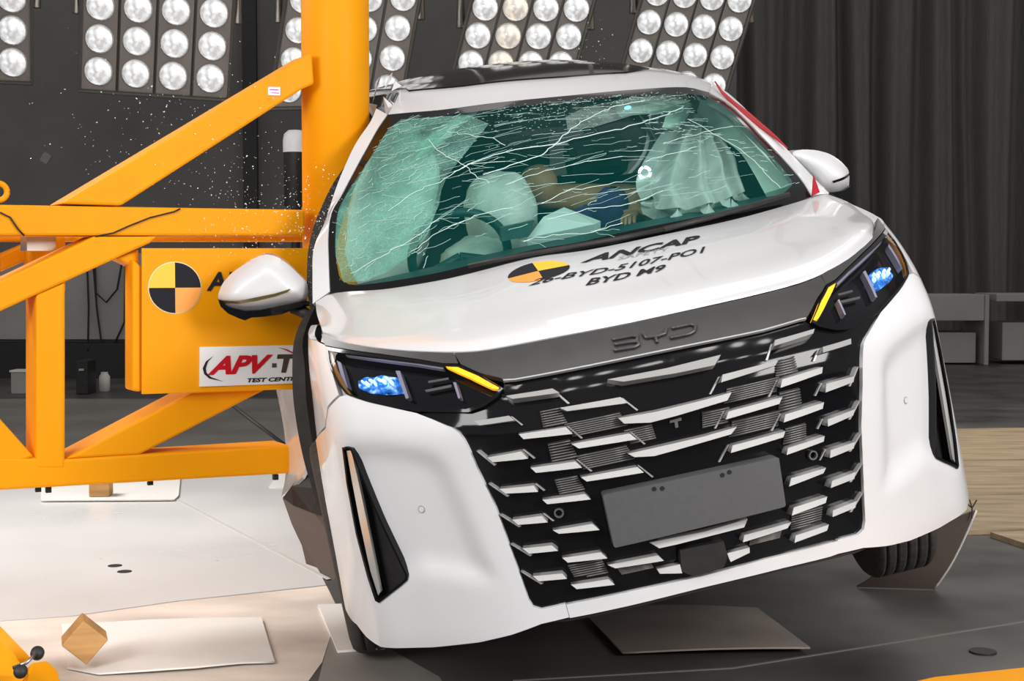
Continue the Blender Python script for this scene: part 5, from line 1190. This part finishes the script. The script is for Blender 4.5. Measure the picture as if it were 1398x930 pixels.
# yellow floor rail at lower right
tag(MB().prism([tuple(p) for p in [(0.9591, 3.9349), (1.1916, 4.0849), (1.4805, 4.1836), (1.7314, 4.2708), (1.4361, 3.5326), (0.8624, 3.5326)]], 0, .12, lambda a, y, b: (a, b, y)).build('yellow_floor_rail', M_yellow, None, False, .004), 'yellow steel rail crossing the lower right corner', 'rail')
# yellow tie-down bracket at lower left
br = thing('tie_down_bracket', 'yellow steel bracket with black bolts at the lower left corner', 'bracket', (*[(-1.4354, 4.2326)][0], 0))
bo = Vector(br.location)
def wz(pts): return [Vector(p) - bo for p in pts]
def slabv(name, P3, th, m, par):
    P3 = [Vector(p) for p in P3]; n = (P3[1] - P3[0]).cross(P3[2] - P3[0]).normalized()
    if n.y > 0: n = -n
    k = len(P3)
    return obj(name, [p for p in P3] + [p - n * th for p in P3], [tuple(range(k)), tuple(range(2 * k - 1, k - 1, -1))] + [(i + k, (i + 1) % k + k, (i + 1) % k, i) for i in range(k)], m, par, False, .003)
slabv('bracket_arm', wz([(-1.5655, 4.25, 0.2691), (-1.5019, 4.25, 0.2257), (-1.3965, 4.2, 0.1456), (-1.4435, 4.2, 0.1348), (-1.5661, 4.25, 0.2343)]), .05, M_yellow, br)
slabv('bracket_arm', wz([(-1.512, 4.1, 0.2082), (-1.4447, 4.1, 0.1452), (-1.3891, 4.05, 0.0966), (-1.4958, 4.05, 0.0966)]), .05, M_yellow, br)
slabv('bracket_body', wz([(-1.3477, 4.0, 0.1112), (-1.3594, 4.1, 0.1557), (-1.3339, 4.15, 0.1484), (-1.3049, 4.15, 0.1208), (-1.2754, 4.1, 0.0821)]), .06, M_yellow, br)
for q in ([(-1.328, 4.05, 0.1963)][0], [(-1.359, 4.0, 0.1584)][0]):
    mt = Matrix.Translation(Vector(q) - bo) @ Matrix.Rotation(R(60), 4, 'X') @ Matrix.Rotation(R(20), 4, 'Y')
    MB().lathe([(.0001, -.015), (.017, -.015), (.019, -.008), (.019, .008), (.017, .015), (.0001, .015)], mt, 18).build('bolt', M_blackm, br, True)
MB().tube(wz([(-1.3791, 4.0, 0.1686), (-1.3424, 4.0, 0.183), (-1.3277, 4.03, 0.1975)]), .006, 6).build('bolt_link', M_steel, br, True)

# ------------------------------------------------------------------ far things
bench = thing('counter', 'long low grey counter in front of the dark curtain', 'counter', (5.9, 19.5, 0))
for d_, c in (((1.25, .9, .34), (-.38, 0, .75)), ((.62, .8, .40), (-.12, .1, .22)), ((.06, .9, .92), (.28, 0, .46)), ((1.6, .9, .10), (1.2, 0, .88)), ((1.5, .7, .5), (1.3, .1, .3))):
    MB().box(c, d_).build('counter_panel', M_panel if d_[0] != .62 else M_panel, bench, False, .01)
can = thing('canister', 'small pale canister standing by the black plinth behind the rig', 'canister', (*[(-4.1999, 15.0626)][0], 0))
MB().lathe([(.0001, 0), (.055, 0), (.055, .15), (.035, .18), (.035, .2)], Matrix.Identity(4), 20).build('body', M_board, can, True)
MB().lathe([(.0001, .225), (.028, .225), (.028, .2), (.036, .2)], Matrix.Identity(4), 16).build('cap', M_blackm, can, True)
bin_ = thing('storage_bin', 'pale grey bin on the floor behind the yellow post', 'bin', (*[(-4.9579, 14.7988)][0], 0))
MB().box((0, 0, .11), (.17, .2, .22)).build('body', M_panel, bin_, False, .01); MB().box((0, 0, .23), (.19, .22, .02)).build('rim', M_board, bin_, False, .004)
for i, (pts, lab) in enumerate((([(-4.9177, 16.96, 1.4863), (-4.9021, 16.96, 0.8091), (-4.8715, 16.8, 0.3086)], 'black cable hanging straight down behind the rig'), ([(-4.8506, 16.96, 1.4441), (-4.8088, 16.96, 0.8091), (-4.7633, 16.96, 0.427), (-4.6197, 16.96, 0.3675), (-4.4888, 16.96, 0.6394), (-4.4618, 16.96, 1.4018)], 'black cable in a loose loop behind the rig'), ([(-4.8201, 16.94, 1.4017), (-4.8092, 16.94, 0.979), (-4.6922, 16.94, 0.869), (-4.5631, 16.94, 1.0213), (-4.4903, 16.94, 1.4017)], 'shorter black cable sagging behind the rig'))):
    tag(MB().tube(pts, .012, 6).build('hanging_cable', M_cable, None, True), lab, 'cable', 'cables behind the rig')
eq = thing('equipment_case', 'black equipment case on the floor beneath the hanging cables', 'case', (*[(-4.3122, 14.7988)][0], 0))
MB().box((0, 0, .17), (.12, .3, .34)).build('body', M_blackm, eq, False, .01); MB().box((0, -.155, .25), (.05, .02, .02)).build('handle', M_steel, eq)
hp = thing('camera_post', 'black post with a white rounded cap behind the yellow pole', 'post', (*[(-1.429, 9.7, 1.275)][0][:2], 0))
MB().lathe([(.0001, 0), (.11, 0), (.11, .02), (.03, .03), (.03, 1.65), (.075, 1.68), (.075, 2.04)], Matrix.Identity(4), 24).build('post', M_blackm, hp, True)
MB().lathe([(.080, 2.03), (.080, 2.11), (.072, 2.15), (.045, 2.175), (.0001, 2.18)], Matrix.Identity(4), 24).build('cap', M_sign, hp, True)
lc_ = MB().tube([(-1.7011, 8.5, 0.5298), (-1.475, 8.3, 0.4011), (-1.2494, 8.1, 0.2791)], .012, 6)
tag(lc_.build('loose_cable', M_cable, None, True), 'black cable trailing across the floor behind the rig brace', 'cable')

# ------------------------------------------------------------------ flying glass
gm = MB(); M_shard = mat('glass_crumb', (.8, .85, .85), .2, 0, .5)
def shard(p, s):
    v = [Vector(p) + Vector((random.uniform(-1, 1), random.uniform(-1, 1), random.uniform(-1, 1))) * s for _ in range(4)]
    gm.add(v, [(0, 1, 2), (0, 3, 1), (1, 3, 2), (2, 3, 0)])
CEN = [(-0.9552, 5.2, 1.5982), (-1.1838, 5.3, 1.6832), (-0.7857, 5.1, 1.4401), (-0.6953, 5.0, 1.4617), (-1.0702, 5.4, 1.851), (-1.3401, 5.4, 1.7176), (-1.527, 5.4, 1.7977), (-0.9225, 5.15, 1.3648), (0.3304, 6.6, 2.2714), (0.2975, 6.6, 2.3362)]
WT = [130, 110, 150, 130, 60, 60, 40, 90, 30, 20]; SPR = [.18, .16, .13, .09, .16, .16, .2, .12, .08, .06]
for c, w, s in zip(CEN, WT, SPR):
    for k in range(w):
        shard(Vector(c) + Vector((random.gauss(0, s), random.gauss(0, .15), random.gauss(0, s * .75))), random.choice((.002, .0025, .003, .004)))
gm.build('flying_glass_crumbs', M_shard, None, kind='stuff')
fb = tag(MB().box((0, 0, 0), (.03, .02, .035), Matrix.Translation(Vector([(-1.7087, 5.4, 1.6748)][0])) @ Matrix.Rotation(.6, 4, 'Y')).build('flying_plastic_piece', M_blackm, None), 'small black plastic piece flying through the air left of the post', 'debris')
